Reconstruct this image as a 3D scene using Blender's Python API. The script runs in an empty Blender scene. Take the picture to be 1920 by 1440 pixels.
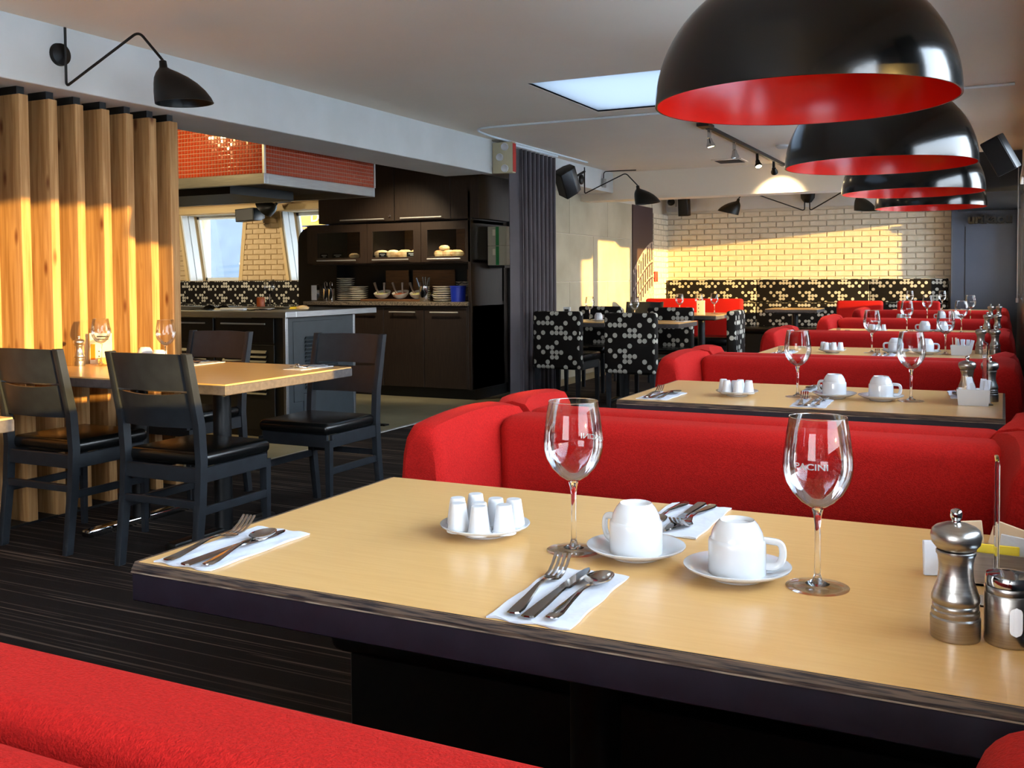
import bpy, bmesh, math, random
from mathutils import Vector, Matrix
R = random.Random(7)
PI = math.pi
SC = bpy.context.scene
COL = SC.collection

# ------------------------------------------------------------------ camera, world, sun, exposure
def setup_camera():
    cam = bpy.data.cameras.new('camera'); o = bpy.data.objects.new('camera', cam); COL.objects.link(o)
    yaw, pitch, roll, f, py = .45842, .03619, .00704, 1870.0, 589.0
    cam.sensor_fit = 'HORIZONTAL'; cam.sensor_width = 36; cam.lens = f / 1920 * 36
    cam.shift_y = -(720 - py) / 1920
    cam.clip_start = .02; cam.clip_end = 200
    fw = Vector((-math.sin(yaw) * math.cos(pitch), math.cos(yaw) * math.cos(pitch), -math.sin(pitch)))
    r = Vector((math.cos(yaw), math.sin(yaw), 0)); d = fw.cross(r)
    r2 = math.cos(roll) * r + math.sin(roll) * d; d2 = -math.sin(roll) * r + math.cos(roll) * d
    m = Matrix((r2, -d2, -fw)).transposed().to_4x4(); m.translation = Vector((0, 0, 1.17))
    o.matrix_world = m
    SC.camera = o
setup_camera()
SC.view_settings.view_transform = 'Standard'; SC.view_settings.look = 'None'
SC.view_settings.gamma = 1; SC.view_settings.use_curve_mapping = False
SC.view_settings.exposure = 1.98
w = bpy.data.worlds.new('sky'); SC.world = w; w.use_nodes = True
nt = w.node_tree; bg = nt.nodes['Background']
tc = nt.nodes.new('ShaderNodeTexCoord'); sp = nt.nodes.new('ShaderNodeSeparateXYZ'); cr = nt.nodes.new('ShaderNodeValToRGB')
nt.links.new(tc.outputs['Generated'], sp.inputs[0]); nt.links.new(sp.outputs['Z'], cr.inputs[0]); nt.links.new(cr.outputs[0], bg.inputs[0])
cr.color_ramp.elements[0].position = 0; cr.color_ramp.elements[0].color = (.95, .97, 1, 1)
cr.color_ramp.elements[1].position = .7; cr.color_ramp.elements[1].color = (.52, .72, 1, 1)
bg.inputs[1].default_value = 4.6
AZ, TE = math.radians(16), .0885
sun = bpy.data.lights.new('sun', 'SUN'); sun.energy = 5.4; sun.angle = math.radians(.6); sun.color = (1, .60, .17)
so = bpy.data.objects.new('sun', sun); COL.objects.link(so)
so.rotation_euler = Vector((-math.cos(AZ), math.sin(AZ), -TE)).to_track_quat('-Z', 'Y').to_euler()

def spot(loc, to, power, col=(1, .78, .5), size=60, blend=.6, rad=.02):
    l = bpy.data.lights.new('spot', 'SPOT'); l.energy = power; l.color = col; l.spot_size = math.radians(size); l.spot_blend = blend
    l.shadow_soft_size = rad
    o = bpy.data.objects.new('spot_light', l); COL.objects.link(o); o.location = loc
    o.rotation_euler = (Vector(to) - Vector(loc)).to_track_quat('-Z', 'Y').to_euler()
    return o

# ------------------------------------------------------------------ materials
def lin(c):
    if isinstance(c, str):
        c = [int(c[i:i + 2], 16) / 255 for i in (0, 2, 4)]
    return tuple(((v / 12.92) if v < .04045 else ((v + .055) / 1.055) ** 2.4) for v in c) + (1,)
MATS = {}
def mat(name, col, rough=.5, metal=0, c2=None, scale=5, stretch=(1, 1, 1), bump=0, bscale=None, detail=4, ramp=(.35, .65), coat=0, trans=0, ior=1.45, emit=0, sheen=0, spec=None, coord='Object', aniso=0):
    m = bpy.data.materials.new(name); m.use_nodes = True; MATS[name] = m
    n = m.node_tree.nodes; L = m.node_tree.links; p = n['Principled BSDF']
    p.inputs['Base Color'].default_value = lin(col); p.inputs['Roughness'].default_value = rough; p.inputs['Metallic'].default_value = metal
    p.inputs['IOR'].default_value = ior
    if coat: p.inputs['Coat Weight'].default_value = coat; p.inputs['Coat Roughness'].default_value = .08
    if trans: p.inputs['Transmission Weight'].default_value = trans
    if sheen: p.inputs['Sheen Weight'].default_value = sheen; p.inputs['Sheen Roughness'].default_value = .4
    if spec is not None: p.inputs['Specular IOR Level'].default_value = spec
    if emit: p.inputs['Emission Color'].default_value = lin(col); p.inputs['Emission Strength'].default_value = emit
    t = n.new('ShaderNodeTexCoord'); mp = n.new('ShaderNodeMapping'); mp.inputs['Scale'].default_value = stretch
    L.new(t.outputs[coord], mp.inputs[0])
    if c2 is not None:
        nz = n.new('ShaderNodeTexNoise'); nz.inputs['Scale'].default_value = scale; nz.inputs['Detail'].default_value = detail
        L.new(mp.outputs[0], nz.inputs['Vector'])
        r = n.new('ShaderNodeValToRGB'); r.color_ramp.elements[0].color = lin(col); r.color_ramp.elements[1].color = lin(c2)
        r.color_ramp.elements[0].position, r.color_ramp.elements[1].position = ramp
        L.new(nz.outputs['Fac'], r.inputs[0]); L.new(r.outputs[0], p.inputs['Base Color'])
    if bump:
        nb = n.new('ShaderNodeTexNoise'); nb.inputs['Scale'].default_value = bscale or scale; nb.inputs['Detail'].default_value = 2
        L.new(mp.outputs[0], nb.inputs['Vector'])
        b = n.new('ShaderNodeBump'); b.inputs['Strength'].default_value = bump; b.inputs['Distance'].default_value = .01
        L.new(nb.outputs['Fac'], b.inputs['Height']); L.new(b.outputs[0], p.inputs['Normal'])
    return m
mat('ceiling_paint', 'EADCC8', .9, c2='EDE0CD', scale=1.5)
mat('white_paint', 'CDCDCA', .75, c2='C6C6C2', scale=3)
mat('dark_ceiling', '3A3029', .8)
mat('plank_brown', '7A5A40', .6, c2='5E4430', scale=4, stretch=(1, 12, 1))
mat('concrete', 'B2A994', .8, c2='A09781', scale=2.2, bump=.1, bscale=60, ramp=(.3, .7))
mat('brick_white', 'D8CFBC', .6, c2='CDC3AE', scale=9, bump=.35, bscale=70)
mat('brick_cream', 'D6BE96', .65, c2='C8AE84', scale=9, bump=.35, bscale=70)
mat('mortar', 'C9C0AF', .8)
mat('mortar_cream', 'C2AA80', .8)
mat('navy_paint', '3E4655', .4, c2='434B5A', scale=2)
mat('black_paint', '08090B', .4)
mat('black_metal', '0B0B09', .42, spec=.4)
mat('lamp_black', '050505', .16, spec=.6, bump=.015, bscale=40)
mat('lamp_red', 'D8190A', .22, spec=.5)
mat('laminate_edge', '1A1720', .42, c2='221E28', scale=30)
mat('worn_edge', '5A493C', .5, c2='1A1518', scale=18, stretch=(1, 18, 18), ramp=(.42, .6))
mat('pale_line', 'A08E78', .5, c2='5A4C42', scale=20, stretch=(1, 8, 8), ramp=(.4, .6))
mat('grey_edge', '443F3F', .5, c2='544E4C', scale=50)
mat('black_wood', '1B1E22', .42, c2='22262B', scale=20, spec=.4)
mat('vinyl', '070808', .27, spec=.6, bump=.06, bscale=35)
mat('veneer', '231913', .5, c2='30241B', scale=6, stretch=(18, 18, 1), detail=6)
mat('veneer_light', '2A1F18', .45, c2='362920', scale=6, stretch=(18, 18, 1), detail=6)
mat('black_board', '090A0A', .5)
mat('louver_blue', '2A3136', .42, c2='2E363B', scale=12)
mat('granite', '8A7C6A', .3, c2='3B332C', scale=120, ramp=(.45, .6))
mat('steel', 'A7A9AB', .32, 1, c2='97999B', scale=8, stretch=(1, 1, 30))
mat('brushed', 'B4AFA8', .30, 1, c2='A59F98', scale=14, stretch=(1, 1, 30), bump=.02, bscale=90)
mat('chrome', 'C8C8C8', .09, 1)
mat('cutlery', 'B6B0AB', .13, 1)
mat('alu', 'C4C2BC', .4, .55)
mat('ceramic', 'C6C8CA', .14, coat=.5)
mat('plate_cream', 'CFC8B4', .3)
mat('plastic_white', 'C8CACD', .3)
mat('paper', 'C6C9D0', .85, bump=.2, bscale=50)
mat('paper_kraft', 'D8BFA0', .85)
mat('yellow_paper', 'E6CE3C', .7)
mat('printed_card', 'E8E0C8', .5)
mat('ink_black', '14120F', .6)
mat('ink_orange', 'D9701A', .6)
mat('blue_plastic', '122B9A', .4)
mat('green_print', '2E8A4A', .6)
mat('carton', 'B9B39C', .7)
mat('bread', 'C98F55', .7, c2='E8D2A4', scale=14)
mat('bread_pale', 'D8C2A0', .7, c2='B08A5C', scale=20)
mat('sauce_brown', '9A4A22', .4)
mat('salad_green', '8A9A4A', .6, c2='D8C890', scale=40)
mat('curtain_cloth', '3B3539', .85, c2='433D42', scale=4, sheen=.3)
mat('emerg_beige', 'B9B193', .5)
mat('exit_red', 'B01810', .4)
mat('bulb', 'FFE3B0', .3, emit=14)
mat('display_bulb', 'FFE9B0', .3, emit=10)
mat('stone_floor', '8C8468', .5, c2='7A7258', scale=2.5, bump=.03, bscale=20, detail=6)
mat('mural_dark', '3C2C30', .6)
mat('mural_stone', 'B9A9A0', .7, c2='8E7B74', scale=25)
mat('mural_shade', '3A2E36', .7)
mat('mosaic_red', '9E3A20', .14, coat=.8)
mat('grout', '9C6E5C', .8)
mat('sugar', 'EDEFF2', .8)
mat('spoon_brown', '6E5C4C', .4)
mat('wood_shelf', '5A3A20', .55, c2='704A2A', scale=5, stretch=(1, 1, 14))
mat('building_wall', '3C464E', .8, c2='363F47', scale=3)
mat('sign_yellow', '8A6C00', .6)
mat('sign_white', 'C8BE80', .6)
mat('sign_orange', '9A5A08', .6)
mat('awning_blue', '2A3E6E', .7)
mat('outside_ground', 'C4C8CA', .9)
mat('blocker_grey', '6E675F', .9)
mat('frame_white', 'DCE4E8', .5)
mat('frame_cream', 'D9BE8C', .6)
mat('blind_cloth', 'D9D5CC', .8)
mat('grey_frame', '4A4846', .5)
mat('maple', 'CEA162', .33, c2='D3A869', scale=9, stretch=(1, 14, 1), detail=5, coat=.25, spec=.5)
MATS['maple'].node_tree.nodes['Principled BSDF'].inputs['Coat Roughness'].default_value = .16

def red_fabric():
    m = mat('red_fabric', '980F0B', .85, c2='AA1510', scale=260, ramp=(.4, .6), bump=.35, bscale=420, sheen=.15, spec=.2)
    p = m.node_tree.nodes['Principled BSDF']; p.inputs['Sheen Tint'].default_value = lin('FF5040')
red_fabric()

def wood_slat():
    m = mat('fir', 'B5743C', .6, spec=.3)
    n = m.node_tree.nodes; L = m.node_tree.links; p = n['Principled BSDF']
    t = n.new('ShaderNodeTexCoord'); oi = n.new('ShaderNodeObjectInfo')
    add = n.new('ShaderNodeVectorMath'); add.operation = 'ADD'; mul = n.new('ShaderNodeVectorMath'); mul.operation = 'SCALE'; mul.inputs['Scale'].default_value = 13
    cmb = n.new('ShaderNodeCombineXYZ')
    for i in range(3): L.new(oi.outputs['Random'], cmb.inputs[i])
    L.new(cmb.outputs[0], mul.inputs[0]); L.new(t.outputs['Object'], add.inputs[0]); L.new(mul.outputs[0], add.inputs[1])
    mp = n.new('ShaderNodeMapping'); mp.inputs['Scale'].default_value = (22, 22, 1.1); L.new(add.outputs[0], mp.inputs[0])
    nz = n.new('ShaderNodeTexNoise'); nz.inputs['Scale'].default_value = 2.2; nz.inputs['Detail'].default_value = 6; nz.inputs['Distortion'].default_value = .6
    L.new(mp.outputs[0], nz.inputs['Vector'])
    r = n.new('ShaderNodeValToRGB'); r.color_ramp.elements[0].color = lin('946A3E'); r.color_ramp.elements[1].color = lin('B68C5C')
    r.color_ramp.elements[0].position = .35; r.color_ramp.elements[1].position = .65
    L.new(nz.outputs['Fac'], r.inputs[0])
    mk = n.new('ShaderNodeMapping'); mk.inputs['Scale'].default_value = (9, 9, 3.2); L.new(add.outputs[0], mk.inputs[0])
    vo = n.new('ShaderNodeTexVoronoi'); vo.inputs['Scale'].default_value = 1.0; L.new(mk.outputs[0], vo.inputs['Vector'])
    rk = n.new('ShaderNodeValToRGB'); rk.color_ramp.elements[0].color = (0, 0, 0, 1); rk.color_ramp.elements[1].color = (1, 1, 1, 1)
    rk.color_ramp.elements[0].position = .05; rk.color_ramp.elements[1].position = .17
    L.new(vo.outputs['Distance'], rk.inputs[0])
    mx = n.new('ShaderNodeMix'); mx.data_type = 'RGBA'; L.new(rk.outputs[0], mx.inputs['Factor'])
    mx.inputs['A'].default_value = lin('6A3A1C'); L.new(r.outputs[0], mx.inputs['B']); L.new(mx.outputs['Result'], p.inputs['Base Color'])
wood_slat()

def dots():
    m = mat('dotted_fabric', '14110F', .8, spec=.2)
    n = m.node_tree.nodes; L = m.node_tree.links; p = n['Principled BSDF']
    uv = n.new('ShaderNodeUVMap')
    s = n.new('ShaderNodeVectorMath'); s.operation = 'SCALE'; s.inputs['Scale'].default_value = 1 / .0445; L.new(uv.outputs[0], s.inputs[0])
    fl = n.new('ShaderNodeVectorMath'); fl.operation = 'FLOOR'; L.new(s.outputs[0], fl.inputs[0])
    fr = n.new('ShaderNodeVectorMath'); fr.operation = 'FRACTION'; L.new(s.outputs[0], fr.inputs[0])
    sub = n.new('ShaderNodeVectorMath'); sub.operation = 'DISTANCE'; L.new(fr.outputs[0], sub.inputs[0]); sub.inputs[1].default_value = (.5, .5, 0)
    lt = n.new('ShaderNodeMath'); lt.operation = 'LESS_THAN'; L.new(sub.outputs['Value'], lt.inputs[0]); lt.inputs[1].default_value = .47
    # the pattern repeats every nine discs
    mo = n.new('ShaderNodeVectorMath'); mo.operation = 'MODULO'; L.new(fl.outputs[0], mo.inputs[0]); mo.inputs[1].default_value = (9, 9, 9)
    wn = n.new('ShaderNodeTexWhiteNoise'); wn.noise_dimensions = '2D'; L.new(mo.outputs[0], wn.inputs['Vector'])
    l2 = n.new('ShaderNodeMath'); l2.operation = 'LESS_THAN'; L.new(wn.outputs['Value'], l2.inputs[0]); l2.inputs[1].default_value = .415
    an = n.new('ShaderNodeMath'); an.operation = 'MULTIPLY'; L.new(lt.outputs[0], an.inputs[0]); L.new(l2.outputs[0], an.inputs[1])
    mx = n.new('ShaderNodeMix'); mx.data_type = 'RGBA'; L.new(an.outputs[0], mx.inputs['Factor'])
    mx.inputs['A'].default_value = lin('14110F'); mx.inputs['B'].default_value = lin('B0ADA2'); L.new(mx.outputs['Result'], p.inputs['Base Color'])
dots()

def carpet():
    m = mat('carpet', '1B1614', .95, spec=.1)
    n = m.node_tree.nodes; L = m.node_tree.links; p = n['Principled BSDF']
    t = n.new('ShaderNodeTexCoord')
    def strand(sx, sy, sc, lo, hi, seed):
        mp = n.new('ShaderNodeMapping'); mp.inputs['Scale'].default_value = (sx, sy, 1); mp.inputs['Location'].default_value = (seed, seed, 0)
        L.new(t.outputs['Object'], mp.inputs[0])
        nz = n.new('ShaderNodeTexNoise'); nz.inputs['Scale'].default_value = sc; nz.inputs['Detail'].default_value = 1; L.new(mp.outputs[0], nz.inputs['Vector'])
        mr = n.new('ShaderNodeMapRange'); mr.inputs[1].default_value = lo; mr.inputs[2].default_value = hi; L.new(nz.outputs['Fac'], mr.inputs[0]); return mr.outputs[0]
    a = strand(.9, 70, 1, .56, .66, 0); b = strand(.4, 9, 1, .35, .65, 5)
    c = n.new('ShaderNodeMath'); c.operation = 'MULTIPLY'; L.new(a, c.inputs[0]); L.new(b, c.inputs[1])
    mx = n.new('ShaderNodeMix'); mx.data_type = 'RGBA'; L.new(c.outputs[0], mx.inputs['Factor'])
    mx.inputs['A'].default_value = lin('241F1D'); mx.inputs['B'].default_value = lin('6E6054')
    nz = n.new('ShaderNodeTexNoise'); nz.inputs['Scale'].default_value = 300; L.new(t.outputs['Object'], nz.inputs['Vector'])
    bp = n.new('ShaderNodeBump'); bp.inputs['Strength'].default_value = .4; bp.inputs['Distance'].default_value = .004; L.new(nz.outputs['Fac'], bp.inputs['Height'])
    L.new(mx.outputs['Result'], p.inputs['Base Color']); L.new(bp.outputs[0], p.inputs['Normal'])
carpet()

mat('wine_glass_mat', 'FFFFFF', 0, trans=1, ior=1.48)
mat('acrylic', 'F4F8FF', .02, trans=1, ior=1.3)
def pane_mat():
    m = bpy.data.materials.new('pane_glass'); m.use_nodes = True; MATS['pane_glass'] = m
    n = m.node_tree.nodes; L = m.node_tree.links; n.remove(n['Principled BSDF'])
    a = n.new('ShaderNodeBsdfTransparent'); a.inputs[0].default_value = (.96, .98, .98, 1)
    g = n.new('ShaderNodeBsdfGlossy'); g.inputs['Roughness'].default_value = .02
    f = n.new('ShaderNodeFresnel'); f.inputs[0].default_value = 1.35
    x = n.new('ShaderNodeMixShader'); L.new(f.outputs[0], x.inputs[0]); L.new(a.outputs[0], x.inputs[1]); L.new(g.outputs[0], x.inputs[2])
    L.new(x.outputs[0], n['Material Output'].inputs[0])
pane_mat()
def thin_mat():
    m = bpy.data.materials.new('thin_glass'); m.use_nodes = True; MATS['thin_glass'] = m
    n = m.node_tree.nodes; L = m.node_tree.links; n.remove(n['Principled BSDF'])
    a = n.new('ShaderNodeBsdfTransparent'); a.inputs[0].default_value = (.985, .99, .99, 1)
    g = n.new('ShaderNodeBsdfGlossy'); g.inputs['Roughness'].default_value = .015
    f = n.new('ShaderNodeFresnel'); f.inputs[0].default_value = 1.5
    mu = n.new('ShaderNodeMath'); mu.operation = 'MULTIPLY'; mu.inputs[1].default_value = .8; mu.use_clamp = True; L.new(f.outputs[0], mu.inputs[0])
    x = n.new('ShaderNodeMixShader'); L.new(mu.outputs[0], x.inputs[0]); L.new(a.outputs[0], x.inputs[1]); L.new(g.outputs[0], x.inputs[2])
    L.new(x.outputs[0], n['Material Output'].inputs[0])
thin_mat()
MATS['foot_glass'] = MATS['thin_glass'].copy(); MATS['foot_glass'].node_tree.nodes['Math'].inputs[1].default_value = .6
def skylight_mat():
    m = bpy.data.materials.new('opal'); m.use_nodes = True; MATS['opal'] = m
    n = m.node_tree.nodes; L = m.node_tree.links; n.remove(n['Principled BSDF'])
    a = n.new('ShaderNodeBsdfTranslucent'); a.inputs[0].default_value = (.262, .268, .272, 1)
    L.new(a.outputs[0], n['Material Output'].inputs[0])
skylight_mat()

# ------------------------------------------------------------------ mesh helpers
class B:
    def __init__(s): s.bm = bmesh.new()
    def _new(s, geom, bev, seg):
        if bev:
            vs = set(v for v in geom if isinstance(v, bmesh.types.BMVert))
            es = [e for e in s.bm.edges if e.verts[0] in vs and e.verts[1] in vs]
            bmesh.ops.bevel(s.bm, geom=es, offset=bev, segments=seg, profile=.5, affect='EDGES', clamp_overlap=True)
    def box(s, x0, x1, y0, y1, z0, z1, bev=0, seg=2, m=None):
        r = bmesh.ops.create_cube(s.bm, size=1)
        for v in r['verts']:
            v.co = Vector(((x0 + x1) / 2 + v.co.x * (x1 - x0), (y0 + y1) / 2 + v.co.y * (y1 - y0), (z0 + z1) / 2 + v.co.z * (z1 - z0)))
            if m is not None: v.co = m @ v.co
        s._new(r['verts'], bev, seg); return s
    def poly(s, pts, d, bev=0, seg=1):
        """prism: polygon pts (3D) extruded by vector d"""
        d = Vector(d); a = [s.bm.verts.new(p) for p in pts]; b = [s.bm.verts.new(Vector(p) + d) for p in pts]; n = len(pts)
        s.bm.faces.new(a[::-1]); s.bm.faces.new(b)
        for i in range(n): s.bm.faces.new((a[i], a[(i + 1) % n], b[(i + 1) % n], b[i]))
        s._new(a + b, bev, seg); return s
    def flat(s, pts):
        s.bm.faces.new([s.bm.verts.new(p) for p in pts]); return s
    def lathe(s, prof, n=32, c=(0, 0, 0), m=None):
        c = Vector(c); rings = []
        for r, z in prof:
            if r < 1e-6: rings.append([s.bm.verts.new(c + Vector((0, 0, z)))])
            else: rings.append([s.bm.verts.new(c + Vector((r * math.cos(2 * PI * i / n), r * math.sin(2 * PI * i / n), z))) for i in range(n)])
        for a, b in zip(rings, rings[1:]):
            for i in range(n):
                j = (i + 1) % n
                q = [a[i % len(a)], a[j % len(a)], b[j % len(b)], b[i % len(b)]]
                q = list(dict.fromkeys(q))
                if len(q) > 2: s.bm.faces.new(q)
        if m is not None:
            for rg in rings:
                for v in rg: v.co = m @ v.co
        return s
    def tube(s, pts, r, n=10, caps=True, closed=False, sy=1):
        pts = [Vector(p) for p in pts]; rs = r if isinstance(r, (list, tuple)) else [r] * len(pts); rings = []
        up = Vector((0, 0, 1)); prev = None
        for i, p in enumerate(pts):
            t = (pts[min(i + 1, len(pts) - 1)] - pts[max(i - 1, 0)]).normalized()
            if closed: t = (pts[(i + 1) % len(pts)] - pts[i - 1]).normalized()
            if prev is None: a = t.orthogonal().normalized()
            else: a = (prev - prev.dot(t) * t).normalized()
            prev = a; b = t.cross(a)
            rings.append([s.bm.verts.new(p + rs[i] * (math.cos(2 * PI * k / n) * a + sy * math.sin(2 * PI * k / n) * b)) for k in range(n)])
        pr = list(zip(rings, rings[1:])) + ([(rings[-1], rings[0])] if closed else [])
        for a, b in pr:
            for k in range(n): s.bm.faces.new((a[k], a[(k + 1) % n], b[(k + 1) % n], b[k]))
        if caps and not closed: s.bm.faces.new(rings[0][::-1]); s.bm.faces.new(rings[-1])
        return s
    def loft(s, rings, caps=True):
        rs = [[s.bm.verts.new(p) for p in r] for r in rings]; n = len(rs[0])
        for a, b in zip(rs, rs[1:]):
            for k in range(n): s.bm.faces.new((a[k], a[(k + 1) % n], b[(k + 1) % n], b[k]))
        if caps: s.bm.faces.new(rs[0][::-1]); s.bm.faces.new(rs[-1])
        return s
    def xf(s, m):
        for v in s.bm.verts: v.co = m @ v.co
        return s
    def mesh(s, name, ms, uv=False, ang=35):
        bmesh.ops.recalc_face_normals(s.bm, faces=s.bm.faces)
        if uv:
            l = s.bm.loops.layers.uv.new('UVMap')
            for f in s.bm.faces:
                a = [abs(c) for c in f.normal]; k = a.index(max(a))
                for lp in f.loops:
                    c = lp.vert.co
                    lp[l].uv = ((c.y + 20, c.z + 20), (c.x + 20, c.z + 20), (c.x + 20, c.y + 20))[k]
        me = bpy.data.meshes.new(name); s.bm.to_mesh(me); s.bm.free()
        me.materials.append(MATS[ms]); me.shade_smooth(); me.set_sharp_from_angle(angle=math.radians(ang))
        return me
    def obj(s, name, ms, parent=None, loc=(0, 0, 0), uv=False, ang=35):
        o = bpy.data.objects.new(name, s.mesh(name, ms, uv, ang)); COL.objects.link(o); o.location = loc
        if parent: o.parent = parent
        return o
def tag(o, label=None, cat=None, group=None, kind=None):
    for k, v in (('label', label), ('category', cat), ('group', group), ('kind', kind)):
        if v: o[k] = v
    return o
def thing(name, label, cat, loc=(0, 0, 0), rz=0, group=None):
    o = bpy.data.objects.new(name, None); COL.objects.link(o); o.location = loc; o.rotation_euler = (0, 0, rz); o.empty_display_size = .05
    return tag(o, label, cat, group)
def struct(b, name, ms, parent=None, uv=False):
    o = b.obj(name, ms, parent, uv=uv)
    if not parent: o['kind'] = 'structure'
    return o
def kids(o): return list(o.children)
def dup(o, loc, rz=None, label=None, group=None, parent=None):
    c = o.copy(); COL.objects.link(c)
    if parent is None: c.location = loc
    else: c.parent = parent
    if rz is not None: c.rotation_euler = (0, 0, rz)
    if label: c['label'] = label
    if group: c['group'] = group
    for ch in kids(o): dup(ch, None, parent=c)
    return c
class Proto:
    """builds a kind once, then copies it with a label of its own each time"""
    def __init__(s, f): s.f = f; s.o = None
    def __call__(s, loc, rz=0, label=None, group=None):
        if s.o is None: s.o = s.f(); s.o.location = loc; s.o.rotation_euler = (0, 0, rz); tag(s.o, label, None, group); return s.o
        return dup(s.o, loc, rz, label, group)
def arc(c, r, a0, a1, n, ax='xz'):
    out = []
    for i in range(n + 1):
        a = a0 + (a1 - a0) * i / n
        u, v = r * math.cos(a), r * math.sin(a)
        out.append((c[0] + u, c[1], c[2] + v) if ax == 'xz' else (c[0], c[1] + u, c[2] + v) if ax == 'yz' else (c[0] + u, c[1] + v, c[2]))
    return out
def smooth(pts, rad=.03, n=5):
    """round the corners of a poly line"""
    P = [Vector(p) for p in pts]; out = [P[0]]
    for a, b, c in zip(P, P[1:], P[2:]):
        r = min(rad, (a - b).length * .45, (c - b).length * .45)
        p, q = b + (a - b).normalized() * r, b + (c - b).normalized() * r
        for i in range(n + 1):
            t = i / n; out.append((1 - t) ** 2 * p + 2 * t * (1 - t) * b + t * t * q)
    out.append(P[-1]); return out
def text_mesh(body, size, depth=.001, bold=0, sx=1):
    cu = bpy.data.curves.new('lettering', 'FONT'); cu.body = body; cu.size = size; cu.extrude = depth; cu.offset = bold; cu.align_x = 'CENTER'; cu.align_y = 'CENTER'
    o = bpy.data.objects.new('lettering', cu); COL.objects.link(o)
    me = bpy.data.meshes.new_from_object(o.evaluated_get(bpy.context.evaluated_depsgraph_get()))
    bpy.data.objects.remove(o); bm = bmesh.new(); bm.from_mesh(me)
    for v in bm.verts: v.co.x *= sx
    return bm
def text_obj(body, size, m, ms, name='lettering', parent=None, depth=.001, bold=0, sx=1):
    b = B(); b.bm.free(); b.bm = text_mesh(body, size, depth, bold, sx); b.xf(m); return b.obj(name, ms, parent)

# ------------------------------------------------------------------ setting
CEIL = 2.40; XR = .15; YF = 14.5
struct(B().box(-4.27, .5, -4, 15, -.1, 0), 'floor', 'carpet')
struct(B().box(-14, -4.27, -4, 4.6, -.1, 0), 'floor', 'carpet')
fl = struct(B().box(-14, -4.27, 4.6, 15, -.1, 0), 'floor', 'stone_floor')
B().box(-4.275, -4.235, 4.6, 9.6, 0, .006, .002).obj('edge_strip', 'alu', fl)
# ceiling with the opening of the skylight (x -2.72..-1.2, y 5.76..6.98)
sx0, sx1, sy0, sy1 = -2.72, -1.55, 5.76, 6.98
cb = B()
for a in ((-4.3, .5, -4, sy0), (-4.3, .5, sy1, 15), (-4.3, sx0, sy0, sy1), (sx1, .5, sy0, sy1)): cb.box(*a, CEIL, CEIL + .12)
ceil = struct(cb, 'ceiling', 'ceiling_paint')
fr = B()
for a in ((sx0 - .02, sx0, sy0, sy1), (sx1, sx1 + .02, sy0, sy1), (sx0, sx1, sy0 - .02, sy0), (sx0, sx1, sy1, sy1 + .02)): fr.box(*a, CEIL + .001, CEIL + .16)
sky = B().box(sx0, sx1, sy0, sy1, CEIL + .012, CEIL + .018).obj('skylight_panel', 'opal', ceil)
fr.obj('skylight_frame', 'frame_white', ceil)
struct(B().box(-14, -4.3, -4, 15, 2.42, 2.55), 'ceiling', 'dark_ceiling')
# beam along the aisle and the band over the concrete wall
struct(B().box(-4.58, -4.10, -4, 7.93, 2.10, 2.42, .004, 1), 'trim_1', 'white_paint')
struct(B().box(-4.58, -4.14, 7.93, 11.1, 2.16, 2.42), 'trim_2', 'white_paint')
struct(B().box(-4.75, -.55, 11.1, 11.4, 2.08, 2.42), 'trim_3', 'ceiling_paint')
struct(B().box(-.55, XR + .1, 11.1, 14.4, 2.0, 2.42), 'trim_4', 'black_paint')
struct(B().box(-14, -4.6, 7.6, 7.75, 2.32, 2.42), 'trim_5', 'plank_brown')

# far wall, brick by brick
def brick_mesh(w, ms, h=.069, d=.022):
    b = B(); i = .004
    f = [(-w / 2 + i, -d, -h / 2 + i), (w / 2 - i, -d, -h / 2 + i), (w / 2 - i, -d, h / 2 - i), (-w / 2 + i, -d, h / 2 - i)]
    k = [(-w / 2, -.010, -h / 2), (w / 2, -.010, -h / 2), (w / 2, -.010, h / 2), (-w / 2, -.010, h / 2)]
    g = [(-w / 2, .004, -h / 2), (w / 2, .004, -h / 2), (w / 2, .004, h / 2), (-w / 2, .004, h / 2)]
    return b.loft([g, k, f]).mesh('brick', ms, ang=20)
MESHC = {}
def brick_wall(parent, P0, ux, length, z0, z1, ms, cuts=(), off=0):
    """lays bricks on a wall face: P0 corner, ux direction along the wall, face normal = -(up x ux)"""
    ux = Vector(ux); rz = math.atan2(ux.y, ux.x); W, H = .232, .0787; j = .008; row = 0; z = z0 + H / 2
    while z < z1 - .02:
        s = -W / 2 if (row + off) % 2 else 0
        while s < length - .03:
            a, b = max(s, 0), min(s + W, length)
            for c0, c1 in cuts:
                zz = (z - z0)
                x0, x1 = c0(z), c1(z)
                if b <= x0 or a >= x1: continue
                if a < x0 and b > x0: b = x0
                elif b > x1 and a < x1: a = x1
                else: a = b = 0
            if b - a > .04:
                wd = round(b - a - j, 3); key = (wd, ms)
                if key not in MESHC: MESHC[key] = brick_mesh(wd, ms)
                o = bpy.data.objects.new('brick', MESHC[key]); COL.objects.link(o); o.parent = parent
                p = Vector(P0) + ux * ((a + b) / 2); o.location = (p.x, p.y, z); o.rotation_euler = (0, 0, rz)
                n = Vector((ux.y, -ux.x, 0)); o.location += n * R.uniform(-.003, .002); o.rotation_euler = (R.uniform(-.01, .01), R.uniform(-.004, .004), rz)
            s += W
        z += H; row += 1
wf = struct(B().box(-4.7, .4, YF, YF + .2, 0, 2.5), 'wall_far', 'mortar')
brick_wall(wf, (-4.55, YF, 0), (1, 0, 0), 3.92, 1.08, 2.14, 'brick_white')
B().box(-4.55, -.63, YF - .02, YF, 2.14, 2.42).obj('plaster_band', 'white_paint', wf)
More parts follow.
